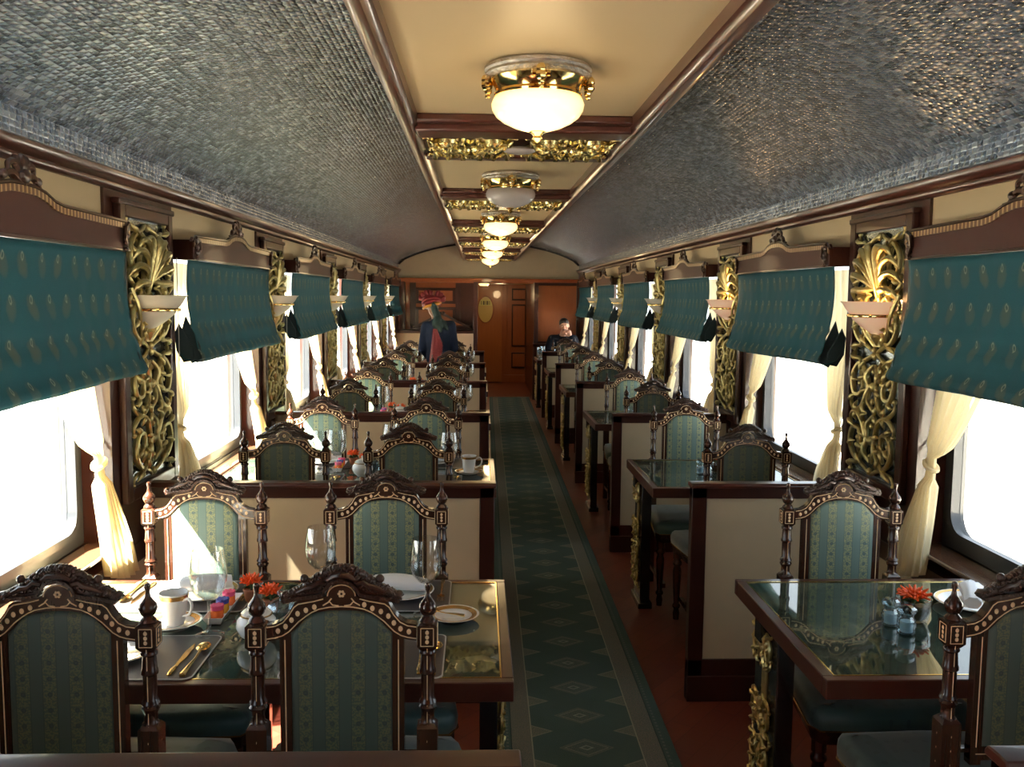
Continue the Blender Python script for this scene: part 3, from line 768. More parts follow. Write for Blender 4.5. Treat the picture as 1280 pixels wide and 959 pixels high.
# ---------------------------------------------------------------- ceiling lamps and gilt ceiling panels
def make_lamp(lit):
    r = thing('ceiling_lamp', '', 'ceiling lamp')
    b = MB(); b.lathe([(.150, 0), (.158, -.006), (.158, -.014), (.152, -.020), (.156, -.028), (.148, -.036), (.135, -.040)], 40); b.build('crystal_rim', M['silver'], r)
    b = MB(); b.lathe([(.138, -.036), (.142, -.042), (.136, -.050), (.128, -.062), (.124, -.074), (.130, -.082), (.128, -.088), (.110, -.088)], 40); b.build('brass_collar', M['brass'], r)
    b = MB(); b.lathe([(.120, -.084), (.131, -.094), (.137, -.110), (.134, -.126), (.122, -.144), (.100, -.160), (.070, -.174), (.035, -.184), (.0, -.187)], 40); b.build('glass_bowl', M['bowl_on'] if lit else M['bowl_off'], r)
    b = MB(); b.lathe([(.020, -.183), (.026, -.188), (.016, -.194), (.012, -.200), (.016, -.206), (.008, -.214), (.0, -.218)], 12); b.build('brass_finial', M['brass'], r)
    for q in range(4):
        a = -PI / 2 + q * PI / 2; o = MB(); c, s_ = math.cos(a), math.sin(a)
        for dr, dz, rr in ((.152, -.040, .016), (.150, -.056, .018), (.146, -.072, .012), (.148, -.086, .008)): o.ell((dr * c, dr * s_, dz), rr, 7, 5)
        for sg in (-1, 1): o.ell((.148 * c - sg * .02 * s_, .148 * s_ + sg * .02 * c, -.052), .010, 6, 4)
        o.build('leaf_clasp', M['brass'], r)
    return r
lp_on, lp_off = make_lamp(True), make_lamp(False); a = 0
for k in range(6):
    y = 2.74 + k * P
    if k == 1: place(lp_off, False, (.168, y, 2.43), 0, 'unlit white-bowled ceiling lamp, second along the ceiling', None)
    else:
        place(lp_on, a > 0, (.168, y, 2.43), 0, 'glowing bowl ceiling lamp with brass collar, %s along the ceiling' % ordn(k), 'lit ceiling lamps'); a += 1
        l = bpy.data.lights.new('lamp_bulb', 'POINT'); l.energy = 5.0; l.color = (1, .72, .38); l.shadow_soft_size = .10
        lo = bpy.data.objects.new('lamp_bulb', l); lo.location = (.168, y, 2.13); COL.objects.link(lo)
def make_gilt():
    r = thing('gilt_ceiling_panel', '', 'ceiling ornament')
    b = MB(); put = lambda a, z, d: (z, a, -d - .002)
    W, L = .225, .385
    for sg in (-1, 1):
        for i in range(2):
            c0 = MB(); scroll_unit(c0, W, .03 + i * .175, .175, put, .011, i == 1, 5)
            if sg < 0: c0.v = [(-x, y, z) for x, y, z in c0.v]
            b.add(c0.v, c0.f)
    b.build('gilt_scrollwork', M['gold2'], r, ang=60)
    m = MB(); m.ell((0, 0, -.030), (.070, .055, .016), 20, 8); m.build('oval_medallion', M['bowl_off'], r)
    MB().box(-.40, .40, -.235, .235, -.004, .0).build('backing', M['pelmet'], r, smooth=False)
    return r
gp = make_gilt()
for k in range(0, 6):
    place(gp, k > 0, (CX, 3.915 + k * P, 2.403), 0, 'gilt openwork panel with white oval set in the ceiling, %s along' % ordn(k), 'gilt ceiling panels')

# ---------------------------------------------------------------- runner carpet
rb = MB(); ang = math.atan2(.10, 12.5)
rb.box(-.345, .345, 0, 15.3, 0, .012)
rug = rb.build('runner_carpet', M['rug'], bevel=.004); rug.location = (.405, .5, 0); rug.rotation_euler = (0, 0, -ang)
tag(rug, 'long teal runner carpet with lozenge medallions down the aisle floor', 'carpet')

# ---------------------------------------------------------------- low partitions between the bays
def make_partition(x0, x1, aisle_right):
    r = thing('seat_partition', '', 'partition'); w = x1 - x0; t = .026
    H = .972
    st0, st1 = (w - .065, w) if aisle_right else (0, .065)
    f = MB(); f.box(st0, st1, -t, t, 0, H - .02); o0, o1 = (0, .03) if aisle_right else (w - .03, w)
    f.box(o0, o1, -t, t, 0, H - .02); f.box(0, w, -t, t, H - .068, H - .02); f.box(0, w, -t - .004, t + .004, 0, .115); f.box(0, w, -t, t, .115, .19)
    f.build('frame', M['wood'], r, bevel=.003)
    c = MB(); a0, a1 = (0, w + .006) if aisle_right else (-.006, w)
    pr = [(-t - .010, H - .022), (-t - .012, H - .012), (-t - .004, H - .002), (0, H), (t + .004, H - .002), (t + .012, H - .012), (t + .010, H - .022)]
    c.prism(pr, a0, a1, 'x'); c.build('cap_rail', M['wood_h'], r, bevel=.003)
    MB().box(.02, w - .02, -t + .010, t - .010, .15, H - .05).build('fabric_panel', M['cream'], r, smooth=False)
    return r
pl = make_partition(XL, .0703, True); pr_ = make_partition(.9165, XR, False); n = 0
ROWW = ['nearest the camera', 'second from the camera', 'third from the camera', 'fourth from the camera', 'fifth from the camera', 'sixth from the camera', 'farthest from the camera']
for k in range(-1, 5):
    place(pl, k > -1, (XL, 3.838 + k * P, 0), 0, 'wide cream-panelled wooden partition on the left, %s' % ROWW[k + 1], 'left partitions')
for k in range(-1, 6):
    place(pr_, k > -1, (.9165, 3.838 + k * P, 0), 0, 'narrow cream-panelled wooden partition on the right, %s' % ROWW[k + 1], 'right partitions')

# ---------------------------------------------------------------- tables
def make_table(w, aisle_right):
    r = thing('dining_table', '', 'table'); d = .841; b = .030
    f = MB(); z0, z1 = TZ - .052, TZ
    f.box(0, w, 0, b, z0, z1).box(0, w, d - b, d, z0, z1).box(0, b, b, d - b, z0, z1).box(w - b, w, b, d - b, z0, z1).box(b, w - b, b, d - b, z0, z1 - .012)
    f.build('table_frame', M['wood_h'], r, bevel=.003)
    MB().box(b, w - b, b, d - b, z1 - .012, z1 - .002).build('glass_top', M['tabletop'], r, smooth=False)
    e = MB(); L = .004
    e.box(b, w - b, b, b + L, z1 - .004, z1 + .0006).box(b, w - b, d - b - L, d - b, z1 - .004, z1 + .0006).box(b, b + L, b, d - b, z1 - .004, z1 + .0006).box(w - b - L, w - b, b, d - b, z1 - .004, z1 + .0006)
    e.build('brass_edge', M['brass'], r, smooth=False)
    x0 = w - .085 if aisle_right else .03
    lg = MB().box(x0, x0 + .055, .46, .68, .03, z0).box(x0 - .012, x0 + .067, .44, .70, 0, .035)
    leg = lg.build('pedestal_leg', M['black'], r, bevel=.004)
    face = x0 + .055 if aisle_right else x0; sg = 1 if aisle_right else -1
    g = MB(); put = lambda a, z, dd: (face + sg * (dd * .6), .57 + a, z)
    for z, h, fl in ((.12, .12, False), (.24, .12, True), (.38, .12, False), (.60, .12, True)): scroll_unit(g, .085, z, h, put, .006, fl, 5)
    g.box(min(face, face + sg * .004), max(face, face + sg * .004), .545, .595, .12, .72)
    g.build('gilt_mount', M['gold'], leg, ang=60)
    br = MB().box(0 if not aisle_right else .02, w, .54, .60, z0 - .06, z0); br.build('bearer', M['black'], r)
    return r
YT = 2.2144
tl = make_table(.0926 - XL, True); tr = make_table(XR - .8915, False)
for k in range(0, 6):
    if k < 5: place(tl, k > 0, (XL, YT + k * P, 0), 0, 'wide wooden dining table with dark glass top on the left, %s' % ROWW[k], 'left dining tables')
    place(tr, k > 0, (.8915, YT + k * P, 0), 0, 'small wooden dining table with dark glass top on the right, %s' % ROWW[k], 'right dining tables')

# ---------------------------------------------------------------- chairs
def make_chair():
    r = thing('dining_chair', '', 'chair')
    up = [(.170, 1.010), (.150, 1.013), (.133, 1.022), (.119, 1.040), (.108, 1.060), (.098, 1.067), (.060, 1.072), (.036, 1.077), (.030, 1.090), (.018, 1.101), (0, 1.105)]
    lw = [(.170, .972), (.150, .975), (.135, .979), (.120, .987), (.108, .998), (.097, 1.010), (.084, 1.024), (.072, 1.034), (.055, 1.040), (.028, 1.044), (0, 1.045)]
    U = [(-x, z) for x, z in up] + [(x, z) for x, z in up[::-1][1:]]; Lw = [(-x, z) for x, z in lw] + [(x, z) for x, z in lw[::-1][1:]]
    b = MB(); b.strip(Lw, U, -.014, .014)
    for sg in (-1, 1): b.prism([(sg * .115, .66), (sg * .142, .66), (sg * .142, .982), (sg * .115, .992)], -.013, .013)
    b.box(-.142, .142, -.0135, .0135, .672, .705); b.box(-.19, .19, -.010, .010, .69, .70)
    fr = b.build('back_frame', M['chair_wood'], r, bevel=.0015, ang=50)
    # bone inlay: string lines, lozenge of dots, flower and scroll
    i = MB()
    def both(fn):
        for y in (-.0146, .0146): fn(y)
    def line(pts, w=.0014):
        for y in (-.0143, .0143):
            i.tube([(x, y, z) for x, z in pts], w, 4)
    ofs = lambda A, B, t: [(a[0] + (b2[0] - a[0]) * t, a[1] + (b2[1] - a[1]) * t) for a, b2 in zip(A, B)]
    h = [q for q in range(len(U))]
    line(ofs(Lw, U, .14)); 
    top = ofs(Lw, U, .86); line(top[:8]); line(top[-8:])
    line([(.035 * math.cos(a) * .9, 1.078 + .026 * math.sin(a)) for a in [PI * q / 12 for q in range(0, 13)]])
    for sg in (-1, 1):
        line([(sg * .129, .705), (sg * .129, .975)]); 
        line([(sg * x, z) for x, z in ((.006, 1.055), (.020, 1.057), (.028, 1.066), (.022, 1.073), (.030, 1.063), (.042, 1.056))], .0016)
    line([(-.129, .688), (.129, .688)])
    mid = ofs(Lw, U, .5)
    # dots along the shaped rail
    pts = []
    for a, c in zip(mid, mid[1:]):
        pts.append((a, c))
    tot = 0; step = .0205; nxt = .006
    for a, c in pts:
        l = math.hypot(c[0] - a[0], c[1] - a[1])
        while nxt <= tot + l:
            t = (nxt - tot) / l; x = a[0] + (c[0] - a[0]) * t; z = a[1] + (c[1] - a[1]) * t
            if .045 < abs(x) < .163:
                for y in (-.0140, .0140): i.ell((x, y, z), (.0054, .0015, .0068), 8, 4)
            nxt += step
        tot += l
    for y in (-.0140, .0140):
        for q in range(6):
            a = q * PI / 3; i.ell((.0058 * math.cos(a), y, 1.083 + .0058 * math.sin(a)), (.0034, .0014, .0034), 6, 4)
    i.build('bone_inlay', M['inlay'], fr, ang=60)
    # upholstered panel
    ol = [(.116, .704), (.116, .990), (.094, 1.013), (.082, 1.026), (.070, 1.034), (.04, 1.041), (0, 1.045)]
    O = [(-x, z) for x, z in ol] + [(x, z) for x, z in ol[::-1][1:]]
    def inset(t): return [(x * (1 - t), .875 + (z - .875) * (1 - t * .7)) for x, z in O]
    p = MB(); rings = []
    for t, y in ((.10, -.019), (.035, -.016), (0, -.008), (0, .008), (.035, .016), (.10, .019)): rings.append([(x, y, z) for x, z in inset(t)])
    p.loft(rings[3:]); p.build('backrest', M['damask'], r, ang=50)
    p = MB(); p.loft(rings[:3] + [[(x, .0, z) for x, z in inset(0)]]); p.build('back_cover', M['damask_shaded'], r, ang=50)
    # turned posts with finials
    for sg in (-1, 1):
        px = sg * .195; b = MB(); hb = .0225
        prof = [(.0, 1.105), (.006, 1.103), (.0075, 1.097), (.006, 1.090), (.0045, 1.084), (.007, 1.072), (.014, 1.062), (.0195, 1.055), (.0212, 1.046), (.017, 1.034), (.011, 1.028), (.017, 1.022), (.0195, 1.016), (.017, 1.010)]
        b.lathe(prof, 12, (px, 0, 0))
        sq = lambda q, z: [(px - q, -q, z), (px + q, -q, z), (px + q, q, z), (px - q, q, z)]
        b.loft([sq(.012, 1.016), sq(hb, 1.008), sq(hb, .960), sq(.014, .948)])
        prof2 = [(.015, .950), (.0195, .944), (.0195, .939), (.0155, .935), (.0175, .905), (.0195, .900), (.0195, .893), (.0155, .889), (.0160, .835), (.0190, .829), (.0215, .823), (.0170, .818), (.0215, .812), (.0190, .806), (.0155, .800), (.0155, .780), (.020, .774), (.015, .770)]
        b.lathe(prof2, 12, (px, 0, 0))
        b.loft([sq(.015, .775), sq(.0235, .765), sq(.0235, .45), sq(.0235, .42)])
        b.loft([sq(.021, .43), sq(.018, .0)])
        ps = b.build('rear_post', M['chair_wood'], r, ang=40)
        q = MB()
        for y in (-hb, hb):
            for z0, z1, w in ((.962, 1.004, .0145), (.64, .752, .0155)):
                for A in (((px - w, z0), (px + w, z0)), ((px + w, z0), (px + w, z1)), ((px + w, z1), (px - w, z1)), ((px - w, z1), (px - w, z0))):
                    q.tube([(A[0][0], y, A[0][1]), (A[1][0], y, A[1][1])], .0010, 4)
            for z in (.972, .983, .994): q.ell((px, y, z), (.0045, .0012, .0052), 4, 4)
            for z in (.665, .70, .735): q.ell((px, y, z), (.005, .0012, .009), 4, 4)
            q.tube([(px, y, .65), (px, y * .76, .77), (px, y * .76, .94), (px, y, 1.0)], .0009, 4)
        for x in (px - hb, px + hb):
            for z in (.972, .983, .994): q.ell((x, 0, z), (.0012, .0045, .0052), 4, 4)
            for z in (.665, .70, .735): q.ell((x, 0, z), (.0012, .005, .009), 4, 4)
            for A in (((-.0145, .962), (.0145, .962)), ((.0145, .962), (.0145, 1.004)), ((.0145, 1.004), (-.0145, 1.004)), ((-.0145, 1.004), (-.0145, .962))): q.tube([(x, A[0][0], A[0][1]), (x, A[1][0], A[1][1])], .0010, 4)
        q.build('post_inlay', M['inlay'], ps, ang=60)
    # carved cresting
    c = MB(); rr = random.Random(3)
    led = [(.134, 1.070), (.10, 1.078), (.062, 1.082), (.043, 1.086), (.036, 1.100), (.022, 1.113), (0, 1.118)]
    led = [(-x, z) for x, z in led] + [(x, z) for x, z in led[::-1][1:]]
    lo = [(x * .97, z - .008) for x, z in led]
    c.strip(lo, led, -.022, .022)
    topc = [(.132, 1.076), (.108, 1.090), (.088, 1.102), (.066, 1.118), (.044, 1.132), (.022, 1.142), (0, 1.146)]
    T = [(-x, z) for x, z in topc] + [(x, z) for x, z in topc[::-1][1:]]
    bd = [(x * .98, z - .008) for x, z in T]; c.strip(led, bd, -.011, .011)
    sm = crom([(x, z, 0) for x, z in T], 5)
    for j, q in enumerate(sm):
        s_ = rr.uniform(.8, 1.25)
        R = Matrix.Rotation(rr.uniform(-.8, .8), 3, 'Y')
        c.ell((q.x, rr.uniform(-.003, .003), q.y - .003), (.0050 * s_, .011, .0080 * s_), 7, 5, R=R)
        for y in (-.012, .012):
            for w_ in (.25, .55, .8):
                zb = min(led, key=lambda w: abs(w[0] - q.x))[1]
                c.ell((q.x + rr.uniform(-.003, .003), y * rr.uniform(.9, 1.25), zb + (q.y - zb) * w_), (.0032, .0045, .0062), 6, 4, R=Matrix.Rotation(rr.uniform(-1.3, 1.3), 3, 'Y'))
    for j, q in enumerate(sm[2:-2:2]):
        zz = led[min(range(13), key=lambda w: abs(led[w][0] - q.x))][1]
        t = .45
        for y in (-.010, .010):
            R = Matrix.Rotation(rr.uniform(-1, 1), 3, 'Y')
            c.ell((q.x, y, zz + (q.y - zz) * t), (.006, .008, .011), 6, 4, R=R)
    for sg in (-1, 1):
        c.ell((sg * .086, 0, 1.114), .0105, 8, 6); c.ell((sg * .128, 0, 1.078), (.012, .018, .008), 8, 5)
        for y in (-.018, .018):
            c.tube([(x, y, z) for x, z in [(sg * .034, 1.108), (sg * .05, 1.112), (sg * .062, 1.102), (sg * .078, 1.098), (sg * .10, 1.088)]], [.005, .007, .006, .007, .004], 6)
            c.tube([(sg * x, y, z) for x, z in [(.0, 1.128), (.018, 1.126), (.032, 1.116)]], [.008, .007, .004], 6)
    for j in range(22):                         # bead row on the ledge
        x = -.125 + .25 * j / 21
        z = min(led, key=lambda w: abs(w[0] - x))[1]
        for y in (-.021, .021): c.ell((x, y, z - .003), .0038, 5, 3)
    c.build('crest_carving', M['carved'], r, ang=60)
    # seat
    zt = .495
    def ring(z, g):
        A = [(-.205 - g, .02 - g), (.205 + g, .02 - g), (.235 + g, .25), (.258 + g, .46), (.235 + g, .50 + g), (0, .515 + g), (-.235 - g, .50 + g), (-.258 - g, .46), (-.235 - g, .25)]
        return [(x, y, z) for x, y in A]
    s_ = MB(); s_.loft([ring(.425, 0), ring(.440, .006), ring(.465, .008), ring(.485, .0), ring(.495, -.03), ring(.500, -.08)]); s_.build('seat', M['seat'], r, ang=60)
    f = MB(); f.loft([ring(.375, -.012), ring(.385, -.004), ring(.425, -.004)]); f.build('seat_frame', M['chair_wood'], r, ang=40)
    ng = MB(); ng.tube([(-.212, .02, .428), (-.243, .25, .428), (-.265, .46, .428), (-.242, .507, .428), (0, .524, .428), (.242, .507, .428), (.265, .46, .428), (.243, .25, .428), (.212, .02, .428)], .0025, 5)
    ng.build('gilt_piping', M['goldband'], r)
    for sg in (-1, 1):
        l = MB(); l.lathe([(.024, .38), (.024, .34), (.017, .335), (.026, .322), (.026, .312), (.018, .30), (.024, .27), (.019, .15), (.015, .09), (.022, .08), (.022, .07), (.014, .06), (.019, .035), (.016, .0)], 12, (sg * .225, .455, 0)); l.build('front_leg', M['chair_wood'], r, ang=50)
        l = MB().box(sg * .20 - .010, sg * .20 + .010, .02, .45, .10, .125); l.build('side_stretcher', M['chair_wood'], r)
    return r
YN, YF = 2.0445, 3.1765
CC = [(-.945, 'window side of the left table'), (-.318, 'aisle side of the left table'), (1.305, 'the right table')]
adj = {(5, 2, 'f'): .05, (1, 0, 'n'): .012, (1, 1, 'n'): -.020, (1, 2, 'n'): .012, (1, 2, 'f'): -.035, (2, 1, 'n'): .012, (0, 0, 'f'): -.010, (0, 1, 'f'): -.006, (0, 2, 'n'): .008, (0, 1, 'n'): .008}
cp = make_chair(); first = True
for k in range(6):
    for ci, (x, nm) in enumerate(CC):
        if k == 5 and ci < 2: continue
        for f in 'nf':
            dx = adj.get((k, ci, f), rnd.uniform(-.012, .012) if k > 1 else 0)
            y = (YN if f == 'n' else YF) + k * P + (.30 if (k, f) == (5, 'f') else 0)
            lab = '%s chair, %s, %s row' % ('dark inlaid back of a' if f == 'n' else 'green-striped inlaid camera-facing', nm, ordn(k) if k else 'first')
            rot = (0 if f == 'n' else PI) + (rnd.uniform(-.02, .02) if k else 0)
            place(cp, not first, (x + dx, y, 0), rot, lab, ('dark chair backs ' if f == 'n' else 'chairs facing the camera ') + ('on the left' if ci < 2 else 'on the right')); first = False

# ---------------------------------------------------------------- tableware
ROWS = ['first row', 'second row', 'third row', 'fourth row', 'fifth row', 'sixth row']
def p_glass():
    r = thing('wine_glass', '', 'wine glass')
    b = MB(); b.lathe([(.036, 0), (.038, .002), (.030, .006), (.008, .010), (.004, .016), (.0035, .085), (.006, .095), (.0, .096)], 20); b.build('foot_and_stem', M['glass'], r)
    b = MB(); b.lathe([(.004, .095), (.022, .102), (.040, .122), (.047, .145), (.049, .165), (.046, .195), (.040, .235), (.039, .235), (.045, .195), (.0475, .165), (.0455, .146), (.038, .124), (.020, .105), (.0, .100)], 24); b.build('bowl', M['glass'], r)
    return r
def p_goblet():
    r = thing('cut_glass_goblet', '', 'glass')
    b = MB(); b.lathe([(.035, 0), (.034, .006), (.012, .012), (.009, .05), (.026, .065), (.044, .10), (.046, .14), (.042, .18), (.039, .18), (.043, .14), (.040, .10), (.0, .07)], 14); b.build('goblet_body', M['cutglass'], r, ang=20); return r
def p_plate():
    r = thing('dinner_plate', '', 'plate')
    b = MB(); b.lathe([(.0, .003), (.062, .003), (.064, 0), (.072, .002), (.110, .014), (.112, .016), (.110, .018), (.075, .007), (.0, .006)], 32); b.build('plate_body', M['porcelain'], r, ang=60)
    b = MB(); b.lathe([(.098, .0125), (.108, .0165), (.108, .0178), (.098, .0145)], 32); b.build('gilt_rim', M['goldband'], r); return r
def p_saucer():
    r = thing('saucer', '', 'saucer')
    b = MB(); b.lathe([(.0, .002), (.038, .002), (.040, 0), (.048, .004), (.076, .015), (.078, .017), (.075, .017), (.048, .008), (.030, .006), (.028, .004), (.0, .004)], 32); b.build('saucer_body', M['porcelain'], r, ang=60)
    b = MB(); b.lathe([(.056, .0102), (.071, .0160), (.071, .0172), (.056, .0124)], 32); b.build('brown_gold_band', M['goldband'], r); return r
def p_cup():
    r = thing('tea_cup', '', 'cup')
    b = MB(); b.lathe([(.0, .0), (.026, .0), (.027, .004), (.031, .012), (.035, .045), (.0405, .092), (.041, .095), (.039, .095), (.033, .045), (.028, .012), (.0, .008)], 28); b.build('cup_body', M['porcelain'], r, ang=60)
    b = MB(); b.tube(crom([(.036, 0, .075), (.058, 0, .084), (.070, 0, .066), (.060, 0, .040), (.034, 0, .028)], 5), .0042, 8); b.build('handle', M['porcelain'], r, ang=80)
    b = MB(); b.lathe([(.0395, .078), (.0408, .090), (.0412, .090), (.0402, .078)], 28); b.build('gilt_band', M['goldband'], r); return r
def p_mat():
    r = thing('placemat', '', 'placemat')
    def rr_(w, d, q):
        out = []
        for cx, cy, a in ((w - q, -d + q, -PI / 2), (w - q, d - q, 0), (-w + q, d - q, PI / 2), (-w + q, -d + q, PI)):
            for i in range(6): t = a + PI / 2 * i / 5; out.append((cx + q * math.cos(t), cy + q * math.sin(t)))
        return out
    b = MB(); b.prism(rr_(.207, .147, .02), 0, .0025, 'z'); b.build('woven_field', M['mat'], r, smooth=False)
    o, i = rr_(.210, .150, .022), rr_(.2065, .1465, .02); b = MB(); b.strip(o + o[:1], i + i[:1], 0, .003, ax='z'); b.build('edge_binding', M['matedge'], r, smooth=False); return r
def p_knife():
    b = MB(); b.prism([(-.005, -.10), (.005, -.10), (.0045, -.02), (.009, .01), (.009, .08), (.002, .115), (-.006, .06), (-.005, -.02)], 0, .0025, 'z'); b.ell((0, -.07, .003), (.007, .035, .004), 8, 5)
    return b.build('table_knife', M['gold_cutlery'])
def p_spoon():
    b = MB(); b.tube([(0, -.105, .003), (0, -.06, .005), (0, 0, .004), (0, .05, .008)], [.008, .0055, .003, .0035], 8, flat=(0, 0, 1))
    b.ell((0, .078, .008), (.019, .031, .006), 12, 6); return b.build('dessert_spoon', M['gold_cutlery'])
def p_fork():
    b = MB(); b.tube([(0, -.10, .003), (0, -.05, .005), (0, .03, .004), (0, .05, .006)], [.008, .005, .003, .004], 8, flat=(0, 0, 1))
    b.box(-.0115, .0115, .048, .062, .004, .007)
    for x in (-.010, -.0035, .003, .0095): b.box(x - .0013, x + .0013, .060, .105, .004, .0065)
    return b.build('table_fork', M['gold_cutlery'])
def p_napkin():
    b = MB(); n_ = 14
    rings = []
    for i in range(n_ + 1):
        t = i / n_; x = -.09 + .18 * t; w = .024 + .016 * t; h = .018 + .006 * math.sin(PI * t)
        rings.append([(x, w * math.cos(a) * (1 + .06 * math.sin(5 * a + t * 3)), max(0.0, h + h * math.sin(a) + .002 * math.sin(7 * a))) for a in [2 * PI * j / 18 for j in range(18)]])
    b.loft(rings); b.tube([(.088, .0, .022), (.10, .01, .020), (.115, -.012, .012)], [.02, .016, .004], 8)
    return b.build('rolled_napkin', M['napkin'], ang=60)
def p_sugar():
    r = thing('lidded_sugar_bowl', '', 'sugar bowl')
    b = MB(); b.lathe([(.0, 0), (.030, 0), (.032, .004), (.048, .018), (.056, .038), (.053, .058), (.040, .072), (.036, .076), (.0, .076)], 28); b.build('bowl_body', M['porcelain'], r, ang=60)
    b = MB(); b.lathe([(.041, .073), (.042, .078), (.030, .088), (.012, .094), (.005, .097), (.009, .104), (.006, .110), (.0, .112)], 24); b.build('lid', M['porcelain'], r, ang=50)
    b = MB(); b.lathe([(.0405, .0695), (.0445, .0715), (.0445, .0745), (.0405, .0745)], 28); b.build('gilt_rim', M['goldband'], r); return r
def p_tray():
    b = MB(); b.loft([[(x * a, y * c_, z) for x, y in ((-1, -1), (1, -1), (1, 1), (-1, 1))] for a, c_, z in ((.020, .105, 0), (.030, .118, .022), (.0275, .1155, .022), (.018, .102, .004))])
    return b.build('condiment_tray', M['porcelain'], ang=20)
def p_jar(lid, jam):
    def f():
        r = thing('jam_jar', '', 'jam jar')
        b = MB(); b.lathe([(.0, 0), (.017, 0), (.019, .003), (.019, .026), (.016, .030), (.0, .030)], 16); b.build('jam_filled_jar', M[jam], r)
        b = MB(); b.lathe([(.019, .029), (.0195, .032), (.0195, .040), (.018, .042), (.0, .0425)], 16)
        for q in range(8): a = q * PI / 4; b.ell((.017 * math.cos(a), .017 * math.sin(a), .041), (.005, .005, .003), 6, 4)
        b.build('jar_lid', M[lid], r); return r
    return f
def petals(b, R, z, n1=22):
    for ring, (rr2, dz, m_) in enumerate(((R, 0, n1), (R * .72, .006, n1 - 5), (R * .42, .011, 10))):
        for q in range(m_):
            a = 2 * PI * q / m_ + ring * .2; c_, s_ = math.cos(a), math.sin(a)
            b.tube([(.004 * c_, .004 * s_, z + dz), (rr2 * .6 * c_, rr2 * .6 * s_, z + dz + .005 + .003 * (q % 2)), (rr2 * c_, rr2 * s_, z + dz + .006 * ((q * 7) % 4) + .002)], [.002, .0052, .002], 5, flat=(0, 0, 1))
def p_pot():
    r = thing('potted_gerbera', '', 'flower pot')
    b = MB(); b.lathe([(.0, 0), (.018, 0), (.024, .034), (.026, .036), (.026, .042), (.022, .042), (.021, .036), (.0, .034)], 18); b.build('terracotta_pot', M['terracotta'], r)
    b = MB(); b.tube([(0, 0, .030), (0, 0, .060)], .003, 6)
    for q in range(5): a = q * 1.26; b.tube([(0, 0, .04), (.018 * math.cos(a), .018 * math.sin(a), .052), (.030 * math.cos(a), .030 * math.sin(a), .048)], [.002, .006, .001], 5, flat=(0, 0, 1))
    st = b.build('stem', M['stem'], r)
    b = MB(); petals(b, .036, .060); b.build('orange_flower', M['orange'], r, ang=60); return r
def p_flowerglass():
    r = thing('gerbera_in_glass_bowl', '', 'flower vase')
    b = MB(); b.lathe([(.0, 0), (.034, 0), (.040, .004), (.048, .03), (.051, .062), (.052, .068), (.050, .068), (.046, .03), (.036, .008), (.0, .006)], 28); b.build('glass_bowl', M['glass'], r)
    b = MB(); b.lathe([(.0, .008), (.034, .009), (.042, .022), (.045, .044), (.0, .045)], 24); b.build('dark_filling', M['amberglass2'], r)
    b = MB(); b.tube([(0, 0, .045), (0, 0, .07)], .004, 6)
    for q in range(6): a = q * 1.05; b.tube([(0, 0, .05), (.022 * math.cos(a), .022 * math.sin(a), .064), (.040 * math.cos(a), .040 * math.sin(a), .060)], [.002, .008, .001], 5, flat=(0, 0, 1))
    b.build('leaves', M['stem'], r)
    b = MB(); petals(b, .050, .072, 28); b.build('orange_flower', M['orange'], r, ang=60); return r
def p_shaker():
    r = thing('glass_shaker', '', 'salt shaker')
    b = MB(); b.lathe([(.0, 0), (.022, 0), (.025, .004), (.023, .014), (.026, .024), (.024, .040), (.018, .052), (.020, .058), (.026, .064), (.026, .074), (.018, .080), (.0, .082)], 12); b.build('cut_glass_body', M['cutglass'], r, ang=25)
    b = MB(); b.lathe([(.0, .005), (.018, .005), (.018, .036), (.0, .037)], 12); b.build('salt_filling', M['salt'], r); return r
def p_crystal():
    r = thing('crystal_bowl', '', 'glass bowl')
    b = MB(); b.lathe([(.0, 0), (.025, 0), (.03, .004), (.045, .03), (.050, .05), (.048, .05), (.040, .03), (.0, .01)], 14); b.build('bowl_body', M['cutglass'], r, ang=20)
    b = MB(); b.lathe([(.049, .050), (.040, .064), (.018, .074), (.008, .08), (.015, .090), (.014, .100), (.0, .106)], 14); b.build('lid', M['cutglass'], r, ang=20); return r
def p_bucket():
    r = thing('ice_bucket', '', 'bucket')
    b = MB(); b.lathe([(.0, 0), (.075, 0), (.080, .01), (.100, .24), (.108, .25), (.108, .265), (.098, .265), (.09, .24), (.0, .22)], 28); b.build('bucket_body', M['sconce_off'], r)
    for sg in (-1, 1):
        b = MB(); b.tube([(sg * (.10 + .025 * math.sin(a)), .03 * math.cos(a), .20 + .0 * a) for a in [PI * q / 8 for q in range(9)]], .006, 6); b.build('handle', M['brass'], r)
    return r
M['salt'] = simple('pale_blue_salt', (.35, .50, .55), .5)
M['amberglass2'] = simple('dark_amber_pebbles', (.05, .02, .008), .2, var=.6, scale=80)
MK = {'glass': p_glass, 'goblet': p_goblet, 'plate': p_plate, 'saucer': p_saucer, 'cup': p_cup, 'mat': p_mat, 'knife': p_knife, 'spoon': p_spoon, 'fork': p_fork, 'napkin': p_napkin, 'sugar': p_sugar, 'tray': p_tray,
      'jar1': p_jar('pink', 'orangejam'), 'jar2': p_jar('blue', 'yellow'), 'jar3': p_jar('pink', 'orangejam'), 'pot': p_pot, 'fglass': p_flowerglass, 'shaker': p_shaker, 'crystal': p_crystal, 'bucket': p_bucket}
CAT = {'knife': 'knife', 'spoon': 'spoon', 'fork': 'fork', 'napkin': 'napkin', 'tray': 'tray'}
CACHE = {}
